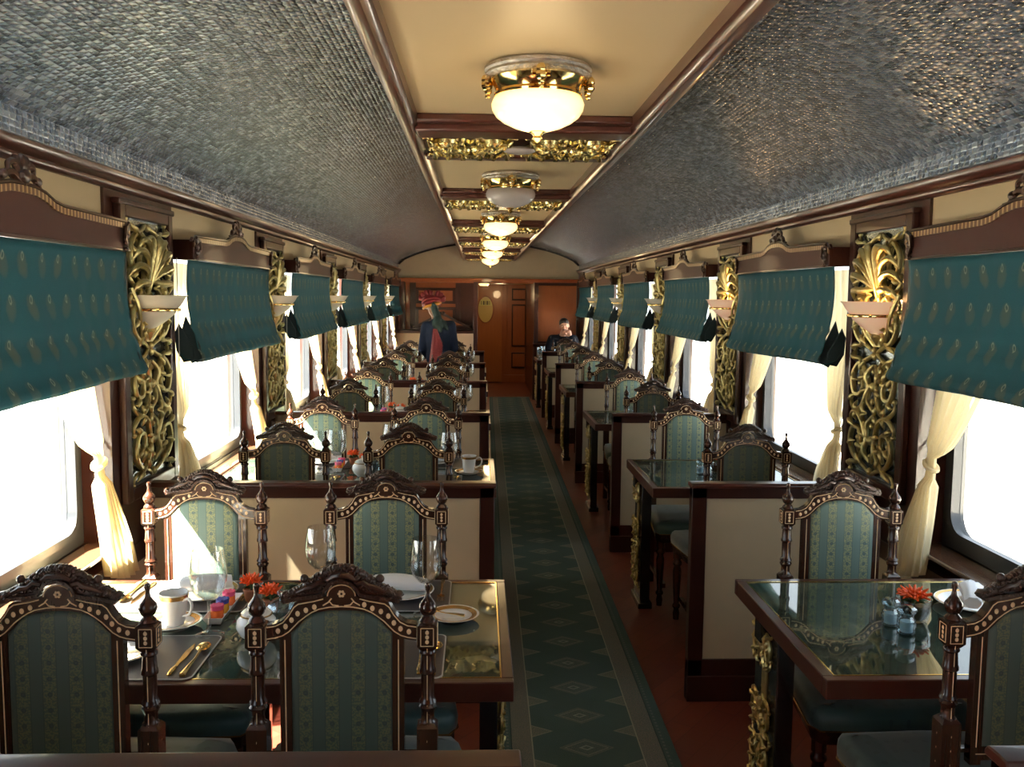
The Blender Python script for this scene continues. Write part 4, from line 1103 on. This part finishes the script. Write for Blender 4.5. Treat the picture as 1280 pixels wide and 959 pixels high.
def put(kind, x, y, label, rz=0, z=TZ + .001, group=None, sc=1):
    if kind not in CACHE: o = CACHE[kind] = MK[kind]()
    else: o = copy_tree(CACHE[kind])
    o.location = (x, y, z); o.rotation_euler = (0, 0, rz); o.scale = (sc, sc, sc); o['label'] = label
    if kind in CAT: o['category'] = CAT[kind]
    if group: o['group'] = group
    return o
ZM = TZ + .0042     # on a placemat
SEAT = {(0, 'n'): 'near window-side', (1, 'n'): 'near aisle-side', (0, 'f'): 'far window-side', (1, 'f'): 'far aisle-side'}
def setting(k, ci, f):
    """one place setting on a left-hand table"""
    x0 = (-.93, -.298)[ci]; y = YT + k * P + (.172 if f == 'n' else .841 - .172); d = 1 if f == 'n' else -1; rz = 0 if d > 0 else PI
    nm = SEAT[(ci, f)]; rw = ROWS[k]; T = 'left table, ' + rw; fl = d
    put('mat', x0, y, 'charcoal placemat at the %s place, %s' % (nm, T), group='charcoal placemats')
    pl_ = put('plate', x0 - .045 * fl, y + .01, 'white gilt-rimmed plate at the %s place, %s' % (nm, T), z=ZM, group='dinner plates')
    put('napkin', x0 - .045 * fl, y + .01, 'rolled white napkin on the %s plate, %s' % (nm, T), rz + (.35 if ci == 0 else -.2), z=ZM + .0165, group='rolled napkins')
    if k == 0 or f == 'n':
        put('knife', x0 + .148 * fl, y - .03 * fl, 'gold knife at the %s place, %s' % (nm, T), rz, z=ZM, group='gold knives')
        put('spoon', x0 + .184 * fl, y - .03 * fl, 'gold spoon at the %s place, %s' % (nm, T), rz, z=ZM, group='gold spoons')
        put('fork', x0 - .18 * fl, y - .03 * fl, 'gold fork at the %s place, %s' % (nm, T), rz, z=ZM, group='gold forks')
for k in (0, 1):
    for ci in (0, 1):
        for f in 'nf': setting(k, ci, f)
def lab(s_, k): return '%s on the left table, %s' % (s_, ROWS[k])
for k in range(5):
    y = YT + k * P
    put('glass', -.762, y + .330, lab('wine glass by the condiment tray', k), sc=1.06, group='wine glasses')
    put('glass', -.500, y + .640, lab('wine glass in the far middle', k), group='wine glasses')
    put('glass', -.158, y + .335 if k else y + .50, lab('wine glass nearest the aisle', k), group='wine glasses')
    if k == 1: put('glass', -.855, y + .400, lab('extra wine glass left of the condiment tray', k), group='wine glasses')
    if k > 1: put('glass', -.10, y + .62, lab('second glass nearest the aisle', k), group='wine glasses')
    put('sugar', -.622, y + .30, lab('white lidded sugar bowl', k), group='sugar bowls')
    put('tray', -.775, y + .52, lab('white rectangular condiment tray', k), group='condiment trays') if k < 3 else None
    if k < 3:
        put('jar1', -.775, y + .452, lab('pink-lidded jar at the near end of the tray', k), z=TZ + .0055, group='pink-lidded jam jars')
        put('jar2', -.775, y + .510, lab('blue-lidded yellow jam jar in the tray', k), z=TZ + .0055, group='blue-lidded jam jars')
        put('jar3', -.775, y + .580, lab('pink-lidded jar at the far end of the tray', k), z=TZ + .0055, group='pink-lidded jam jars')
    put('pot', -.715, y + .62, lab('left-hand orange gerbera in terracotta pot', k), group='potted gerberas')
    put('pot', -.632, y + .52, lab('right-hand orange gerbera in terracotta pot', k), group='potted gerberas')
    if k < 2:
        put('crystal', -.575, y + .42, lab('lidded crystal bowl beside the gerbera', k), group='crystal bowls')
        put('saucer', -.885, y + .405, lab('saucer under the white cup by the window', k), group='saucers') if k == 0 else None
put('cup', -.885, YT + .405, 'white cup with gold band on the left table, first row', rz=-.5, z=TZ + .0072, group='white cups')
put('saucer', -.073, YT + .456, 'empty brown-banded saucer near the aisle on the left table, first row', group='saucers')
put('spoon', -.098, YT + .470, 'small gold spoon lying in the empty saucer', rz=1.2, z=TZ + .012, group='gold spoons', sc=.6)
put('saucer', -.052, YT + P + .37, 'saucer under the cup at the aisle edge, second row', group='saucers')
put('cup', -.052, YT + P + .37, 'white cup at the aisle edge of the left table, second row', rz=0, z=TZ + .0072, group='white cups')
put('saucer', -1.16, YT + .42, 'white saucer by the window on the left table, first row', group='saucers')
put('bucket', -.93, YT + 4 * P + .45, 'pale cream ice bucket on the farthest left table beside the turbaned waiter')
# right-hand tables
put('fglass', 1.325, YT + .435, 'orange gerbera in a glass bowl on the nearest right table', group='gerberas in glass')
put('shaker', 1.236, YT + .395, 'left-hand glass shaker before the gerbera on the nearest right table', group='glass shakers')
put('shaker', 1.252, YT + .325, 'right-hand glass shaker before the gerbera on the nearest right table', group='glass shakers')
put('plate', 1.575, YT + .56, 'white plate by the window on the nearest right table', group='dinner plates')
put('cup', 1.60, YT + .42, 'white cup by the window on the nearest right table', rz=2.2, group='white cups')
put('napkin', 1.575, YT + .56, 'rolled napkin on the window plate, nearest right table', rz=1.1, z=TZ + .018, group='rolled napkins')
for k in (1, 2, 3, 4):
    y = YT + k * P
    put('fglass', 1.34, y + .43, 'orange gerbera in a glass bowl on the right table, %s' % ROWS[k], group='gerberas in glass')
    put('shaker', 1.235, y + .40, 'left-hand glass shaker on the right table, %s' % ROWS[k], group='glass shakers')
    put('shaker', 1.255, y + .33, 'right-hand glass shaker on the right table, %s' % ROWS[k], group='glass shakers')
for x, y, nm in ((.95, .30, 'nearest the aisle'), (1.20, .12, 'beside the seated man\'s hand'), (1.02, .62, 'at the far edge')):
    put('goblet', x, YT + 5 * P + y, 'cut glass goblet %s on the farthest right table' % nm, group='cut glass goblets')

# ---------------------------------------------------------------- people
def limb(b, pts, rad, n=12, cap=True):
    """tapered limb with round joints, later fused into one skin"""
    for (p, q, r0, r1) in zip(pts, pts[1:], rad, rad[1:]):
        p, q = Vector(p), Vector(q); b.tube([p, p.lerp(q, .33), p.lerp(q, .66), q], [r0, r0 + (r1 - r0) * .33, r0 + (r1 - r0) * .66, r1], n)
    for p, r in zip(pts, rad): b.ell(p, r, 12, 8)
def fuse(b, name, mats, parent, vox=.008, it=3, mf=None):
    o = b.build(name + '_raw', mats, None)
    m = o.modifiers.new('r', 'REMESH'); m.mode = 'VOXEL'; m.voxel_size = vox; m.use_smooth_shade = True
    s_ = o.modifiers.new('s', 'SMOOTH'); s_.iterations = it; s_.factor = .5
    dg = bpy.context.evaluated_depsgraph_get(); me = bpy.data.meshes.new_from_object(o.evaluated_get(dg)); me.name = name
    me.materials.clear(); [me.materials.append(x) for x in (mats if isinstance(mats, list) else [mats])]
    if mf:
        for p in me.polygons: p.material_index = mf(p.center)
    n_ = bpy.data.objects.new(name, me); COL.objects.link(n_); n_.parent = parent
    for p in me.polygons: p.use_smooth = True
    bpy.data.objects.remove(o); return n_
def hand(b, w, d, u, curl, r=.0085, sg=1):
    """palm and five fingers: w wrist, d along the hand, u towards the back of the hand"""
    w, d, u = Vector(w), Vector(d).normalized(), Vector(u).normalized(); s_ = d.cross(u).normalized() * sg
    pe = w + d * .085
    limb(b, [w, w + d * .045, pe], [.024, .030, .030], 10)
    limb(b, [w + d * .05 - s_ * .018, pe - s_ * .026], [.020, .016]); limb(b, [w + d * .05 + s_ * .018, pe + s_ * .026], [.020, .016])
    for i, L in enumerate((.070, .080, .074, .058)):
        k = pe + s_ * (-.030 + .020 * i); p = [k]; dd = d.copy()
        for seg in (.45, .30, .25):
            dd = (dd * math.cos(curl) - u * math.sin(curl)).normalized(); uu = dd.cross(s_).normalized(); p.append(p[-1] + dd * L * seg)
            u = u
        limb(b, p, [r * 1.1, r, r * .9, r * .75], 8)
    t0 = w + d * .025 - s_ * .026; t1 = t0 + (d * .5 - s_ * .8 - u * .1).normalized() * .035; t2 = t1 + (d * .9 - s_ * .25 - u * .3).normalized() * .032; t3 = t2 + (d - u * .4).normalized() * .022
    limb(b, [t0, t1, t2, t3], [.015, .012, .0105, .008], 8)
M['skin'] = simple('skin', (.50, .26, .18), .5, var=.08, scale=40)
M['skin_dark'] = simple('brown_skin', (.26, .12, .07), .5, var=.08, scale=40)
M['navy'] = simple('navy_cloth', (.009, .015, .036), .85, var=.2, scale=30, spec=.15)
M['blackcloth'] = simple('black_cloth', (.007, .008, .012), .85, var=.2, scale=30, spec=.15)
M['jean'] = simple('grey_trousers', (.05, .055, .07), .8)
M['hair'] = simple('dark_hair', (.018, .011, .008), .55, var=.4, scale=120, bump=.5)
M['turban_red'] = simple('crimson_turban_silk', (.15, .004, .006), .6, var=.3, scale=30, bump=.2)
M['turban_yellow'] = simple('marigold_silk', (.55, .22, .02), .5, var=.15, scale=30)
M['scarf'] = simple('bottle_green_print', (.008, .028, .026), .7, var=.9, scale=70, bump=.2)
M['shoe'] = simple('black_shoe', (.01, .01, .01), .3)
M['eye'] = simple('eye', (.7, .68, .65), .2); M['lip'] = simple('lips', (.33, .10, .08), .5)
def brocade():
    t = NT('crimson_brocade'); v = t.coord(); f = t.noise(v, 90, 2); g = t.math('GREATER_THAN', f, .60)
    c = t.mix(t.math('MULTIPLY', g, .5), (.17, .004, .010), (.28, .05, .05)); t.bsdf(c, .5, 0, sheen=.3); return t.mat
M['brocade'] = brocade()

def head(b, c, fwd, tilt=0., s_=1.):
    """head mass about centre c looking along fwd; returns a point mapper (right, forward, up)"""
    f = Vector(fwd).normalized(); rt = f.cross(Vector((0, 0, 1))).normalized(); up = rt.cross(f).normalized()
    up = (up + rt * tilt).normalized(); rt = f.cross(up).normalized()
    c = Vector(c); R = Matrix((rt, f, up)).transposed()
    at = lambda x, y, z: tuple(c + (rt * x + f * y + up * z) * s_)
    b.ell(at(0, -.015, .030), [q * s_ for q in (.075, .095, .088)], 18, 12, R=R)
    b.ell(at(0, .020, -.040), [q * s_ for q in (.056, .068, .072)], 16, 10, R=R)
    b.ell(at(0, .050, -.088), [q * s_ for q in (.026, .024, .022)], 10, 7, R=R)            # chin
    b.tube([at(0, .078, .022), at(0, .096, -.004), at(0, .108, -.026), at(0, .088, -.034)], [.008 * s_, .010 * s_, .013 * s_, .009 * s_], 8)
    for sg in (-1, 1):
        b.ell(at(sg * .014, .090, -.030), [q * s_ for q in (.009, .009, .007)], 8, 5, R=R)
        b.ell(at(sg * .074, -.005, -.005), [q * s_ for q in (.010, .018, .030)], 8, 7, R=R)   # ears
        b.ell(at(sg * .036, .060, -.022), [q * s_ for q in (.024, .020, .022)], 8, 6, R=R)     # cheeks
        b.ell(at(sg * .030, .072, .028), [q * s_ for q in (.024, .012, .008)], 8, 5, R=R)      # brow ridge
    b.ell(at(0, .078, -.058), [q * s_ for q in (.022, .012, .010)], 8, 5, R=R)
    return at, R
def face(at, R, par, brown=False):
    for sg in (-1, 1):
        e_ = MB(); e_.ell(at(sg * .030, .074, .010), (.0115, .008, .007), 10, 7, R=R); e = e_.build('eye', M['eye'], par)
        q = MB(); q.ell(at(sg * .030, .081, .010), (.005, .003, .005), 8, 6, R=R); q.build('pupil', M['hair'], e)
        q = MB(); q.tube([at(sg * .012, .088, .030), at(sg * .030, .089, .036), at(sg * .048, .078, .028)], [.003, .004, .002], 6); q.build('eyebrow', M['hair'], par)
    q = MB(); q.tube([at(-.020, .080, -.056), at(0, .090, -.054), at(.020, .080, -.056)], [.003, .006, .003], 6); q.build('mouth', M['lip'], par)

def waiter():
    r = thing('person', '', 'person')
    r['label'] = 'standing person in navy jacket, red turban and crimson sash, back to the camera'
    ox, oy = -.495, 11.07
    A = lambda x, y, z: (ox + x, oy + y, z)
    b = MB()      # faces away (+y), weight a little forward, head bowed to the left
    limb(b, [A(-.10, 0, .92), A(-.11, .02, .50), A(-.115, -.01, .09)], [.095, .062, .042]); limb(b, [A(.10, 0, .92), A(.11, .02, .50), A(.115, -.01, .09)], [.095, .062, .042])
    for sg in (-1, 1): limb(b, [A(sg * .115, -.03, .05), A(sg * .125, .14, .035)], [.042, .032])
    limb(b, [A(0, 0, .95), A(0, .0, 1.12), A(-.005, .02, 1.30), A(-.01, .035, 1.42)], [.130, .120, .145, .09])
    b.ell(A(-.05, .03, 1.34), (.12, .10, .11)); b.ell(A(.05, .03, 1.34), (.12, .10, .11))
    limb(b, [A(-.01, .03, 1.40), A(-.035, .07, 1.52)], [.062, .055])
    at, R = head(b, A(-.075, .07, 1.625), (.15, 1, -.25), -.12)
    LA = [A(-.150, .03, 1.385), A(-.195, .0, 1.12), A(-.14, .18, 1.02)]; RA = [A(.150, .03, 1.405), A(.195, .0, 1.13), A(.12, .18, 1.04)]
    limb(b, [A(-.1, .03, 1.39), LA[0], LA[1], LA[2]], [.07, .056, .044, .030]); limb(b, [A(.09, .03, 1.39), RA[0], RA[1], RA[2]], [.07, .056, .044, .030])
    hand(b, LA[2], (.8, .5, -.1), (0, 0, 1), .35); hand(b, RA[2], (-.8, .5, -.1), (0, 0, 1), .35, sg=-1)
    body = fuse(b, 'body', M['skin_dark'], r, .009)
    face(at, R, body)
    j = MB(); limb(j, [A(0, 0, .80), A(0, 0, .98), A(0, 0, 1.12), A(-.005, .02, 1.30), A(-.01, .03, 1.405)], [.165, .155, .140, .160, .10])
    j.ell(A(-.055, .02, 1.345), (.115, .11, .10)); j.ell(A(.055, .02, 1.36), (.115, .11, .10))
    limb(j, [A(-.1, .03, 1.385), LA[0], LA[1], Vector(LA[1]).lerp(Vector(LA[2]), .85)], [.075, .062, .052, .042]); limb(j, [A(.09, .03, 1.39), RA[0], RA[1], Vector(RA[1]).lerp(Vector(RA[2]), .85)], [.075, .062, .052, .042])
    fuse(j, 'jacket', M['navy'], r, .010)
    t = MB(); limb(t, [A(0, 0, .88), A(-.10, 0, .86), A(-.11, .02, .50), A(-.115, -.01, .12)], [.13, .12, .085, .07]); limb(t, [A(.10, 0, .86), A(.11, .02, .50), A(.115, -.01, .12)], [.12, .085, .07]); fuse(t, 'trousers', M['jean'], r, .012)
    for sg in (-1, 1):
        s_ = MB(); limb(s_, [A(sg * .115, -.04, .05), A(sg * .125, .15, .038)], [.048, .038]); s_.ell(A(sg * .12, .05, .015), (.05, .13, .015)); fuse(s_, 'shoe', M['shoe'], r, .008)
    # sash hanging down the back
    s_ = MB(); ol = [(-.065, 1.36), (-.02, 1.375), (.025, 1.335), (.055, 1.28), (.068, 1.15), (.060, .95), (.040, .78), (-.105, .78), (-.100, .95), (-.088, 1.12), (-.078, 1.26)]
    def back(x, z): return -.150 - .018 * math.exp(-((z - 1.28) / .12) ** 2) + .9 * x * x + (.012 if z > 1.33 else 0)
    rings = []
    for q in range(15):
        z = 1.365 - (1.365 - .80) * q / 14; t = q / 14
        x0 = -.055 - .045 * min(1, t * 1.5); x1 = -.01 + .075 * min(1, t * 3.2) - .02 * t
        rings.append([(ox + x0 + (x1 - x0) * w / 8, oy + back(x0 + (x1 - x0) * w / 8, z) + .004 * math.sin(w * 2.2 + t * 3), z) for w in range(9)] + [(ox + x0 + (x1 - x0) * w / 8, oy + back(x0 + (x1 - x0) * w / 8, z) + .012, z) for w in range(8, -1, -1)])
    s_.loft(rings); s_.build('back_sash', M['brocade'], r, ang=60)
    # turban: wound band, crown, fan plume and tail
    tb = MB()
    for q in range(5):
        z = .022 + .020 * q; rr2 = (.098, .110, .114, .108, .092)[q]
        tb.tube([at(rr2 * .95 * math.cos(a), -.01 + rr2 * 1.1 * math.sin(a), z + .016 * math.sin(a * 1 + q * 1.3)) for a in [2 * PI * i / 24 for i in range(25)]], .019, 8)
    tb.ell(at(0, -.01, .085), (.085, .095, .055), 16, 8, R=R); T = tb.build('turban', M['turban_red'], r, ang=70)
    yb = MB(); yb.tube([at(.108 * math.cos(a), -.01 + .122 * math.sin(a), .012 + .035 * math.sin(a * 1 + .8)) for a in [PI * 1.02 + PI * i / 16 for i in range(17)]], [.012 + .008 * math.sin(PI * i / 16) for i in range(17)], 8)
    yb.ell(at(.075, -.085, .012), (.035, .028, .026), 10, 6, R=R); yb.ell(at(-.062, -.09, .015), (.020, .02, .03), 10, 6, R=R); yb.build('marigold_fold', M['turban_yellow'], T, ang=70)
    for base, sp, n_, L0, nm in ((at(-.035, -.02, .075), (-1.25, .30), 13, .125, 'fan_plume'), (at(.045, -.04, .06), (.25, 1.45), 10, .125, 'fan_plume')):
        pl = MB(); B = Vector(base)
        for q in range(n_):
            a = sp[0] + (sp[1] - sp[0]) * q / (n_ - 1); L = L0 * (1 + .08 * math.sin(q * 2.1))
            d = Vector((math.sin(a), -.10 * math.cos(q * 1.7), math.cos(a)))
            pl.tube([B, B + d * L * .5, B + d * L * .9, B + d * L], [.012, .022, .024, .012], 8, flat=(0, 1, 0))
        pl.build(nm, M['turban_red'], T, ang=60)
    sc = MB(); limb(sc, [at(.03, -.115, -.01), A(-.005, -.055, 1.50), A(-.01, -.10, 1.42), A(.03, -.135, 1.35)], [.038, .050, .062, .030]); limb(sc, [A(-.01, -.02, 1.46), A(.06, -.07, 1.43), A(.11, -.10, 1.36)], [.05, .045, .02])
    fuse(sc, 'scarf_tail', M['scarf'], r, .010)
def diner():
    r = thing('person', 'seated dark-haired person in black jacket facing the camera, hand at mouth', 'person')
    ox, oy = 1.37, 14.97
    A = lambda x, y, z: (ox + x, oy + y, z)
    b = MB()
    limb(b, [A(-.095, 0, .60), A(-.13, -.42, .58), A(-.13, -.44, .10)], [.095, .062, .045]); limb(b, [A(.095, 0, .60), A(.13, -.42, .58), A(.13, -.44, .10)], [.095, .062, .045])
    for sg in (-1, 1): limb(b, [A(sg * .13, -.42, .05), A(sg * .135, -.60, .035)], [.042, .032])
    limb(b, [A(0, 0, .62), A(0, .0, .80), A(0, -.04, .96), A(0, -.06, 1.08)], [.135, .125, .15, .09])
    limb(b, [A(0, -.05, 1.08), A(.01, -.09, 1.18)], [.062, .056])
    at, R = head(b, A(.015, -.13, 1.285), (-.12, -1, -.12), .10)
    LA = [A(-.175, -.06, 1.07), A(-.27, -.20, .88), A(-.16, -.36, .845)]                     # picture-left arm, on the table
    RA = [A(.175, -.06, 1.07), A(.24, -.27, .865), A(.115, -.225, 1.115)]                     # picture-right arm, propped up
    limb(b, [A(-.09, -.05, 1.06)] + LA, [.07, .056, .044, .030]); limb(b, [A(.09, -.05, 1.06)] + RA, [.07, .056, .044, .030])
    hand(b, LA[2], (.85, -.5, -.05), (0, 0, 1), .25); hand(b, RA[2], (-.35, .10, .9), (.2, -1, .1), .75, sg=1)
    body = fuse(b, 'body', M['skin'], r, .009); face(at, R, body)
    h = MB(); h.ell(at(0, -.022, .048), (.080, .096, .084), 18, 12, R=R)
    h.ell(at(0, -.035, .010), (.082, .078, .072), 14, 8, R=R); hh = h.build('hair', M['hair'], r)
    q = MB(); q.tube([at(-.034, .082, -.048), at(0, .096, -.042), at(.034, .082, -.048)], [.004, .008, .004], 6); q.build('moustache', M['hair'], r)
    j = MB(); limb(j, [A(0, 0, .66), A(0, 0, .80), A(0, -.04, .96), A(0, -.055, 1.06)], [.155, .145, .165, .105])
    limb(j, [A(-.09, -.05, 1.055), LA[0], LA[1], Vector(LA[1]).lerp(Vector(LA[2]), .85)], [.09, .074, .060, .046]); limb(j, [A(.09, -.05, 1.055), RA[0], RA[1], Vector(RA[1]).lerp(Vector(RA[2]), .88)], [.09, .074, .066, .058])
    fuse(j, 'jacket', M['blackcloth'], r, .010)
    t = MB(); limb(t, [A(0, 0, .62), A(-.095, 0, .60), A(-.13, -.42, .58), A(-.13, -.44, .13)], [.14, .11, .08, .065]); limb(t, [A(.095, 0, .60), A(.13, -.42, .58), A(.13, -.44, .13)], [.11, .08, .065]); fuse(t, 'trousers', M['jean'], r, .012)
    for sg in (-1, 1):
        s_ = MB(); limb(s_, [A(sg * .13, -.42, .05), A(sg * .135, -.61, .038)], [.048, .038]); fuse(s_, 'shoe', M['shoe'], r, .008)
waiter(); diner()


# ---------------------------------------------------------------- light
w = bpy.data.worlds.new('sky'); SC.world = w; w.use_nodes = True
nt = w.node_tree; nt.nodes.clear()
out = nt.nodes.new('ShaderNodeOutputWorld'); bg = nt.nodes.new('ShaderNodeBackground')
tc = nt.nodes.new('ShaderNodeTexCoord'); sp = nt.nodes.new('ShaderNodeSeparateXYZ'); rp = nt.nodes.new('ShaderNodeValToRGB')
nt.links.new(tc.outputs['Generated'], sp.inputs[0])
mr = nt.nodes.new('ShaderNodeMapRange'); mr.inputs[1].default_value = -1; mr.inputs[2].default_value = 1
nt.links.new(sp.outputs[2], mr.inputs[0]); nt.links.new(mr.outputs[0], rp.inputs[0])
e = rp.color_ramp.elements; e[0].position = .45; e[0].color = (.80, .78, .72, 1); e[1].position = .56; e[1].color = (.80, .90, 1.0, 1)
nt.links.new(rp.outputs[0], bg.inputs[0]); bg.inputs[1].default_value = 5.0
nt.links.new(bg.outputs[0], out.inputs[0])
sun = bpy.data.lights.new('sun', 'SUN'); sun.energy = 300; sun.color = (1, .90, .72); sun.angle = math.radians(.6)
so_ = bpy.data.objects.new('sun', sun); COL.objects.link(so_)
so_.rotation_euler = Vector((.50, .30, -.74)).to_track_quat('-Z', 'Y').to_euler()

# ---------------------------------------------------------------- camera
yaw, pitch, roll = math.radians(2.0877), math.radians(5.4614), math.radians(.5299)
F = Vector((math.sin(yaw) * math.cos(pitch), math.cos(yaw) * math.cos(pitch), -math.sin(pitch)))
Rt = Vector((math.cos(yaw), -math.sin(yaw), 0)); Up = Rt.cross(F)
c, s = math.cos(roll), math.sin(roll); R2 = c * Rt + s * Up; U2 = c * Up - s * Rt
cam = bpy.data.cameras.new('camera'); co = bpy.data.objects.new('camera', cam); COL.objects.link(co)
mm = Matrix((R2, U2, -F)).transposed().to_4x4(); mm.translation = Vector((0, 0, 1.7604)); co.matrix_world = mm
cam.sensor_fit = 'HORIZONTAL'; cam.sensor_width = 36; cam.lens = 36 * 1139.3 / 1280; cam.clip_start = .05; cam.clip_end = 200
SC.camera = co
SC.view_settings.view_transform = 'Standard'; SC.view_settings.look = 'None'; SC.view_settings.gamma = 1; SC.view_settings.exposure = -.7
SC.view_settings.use_curve_mapping = False
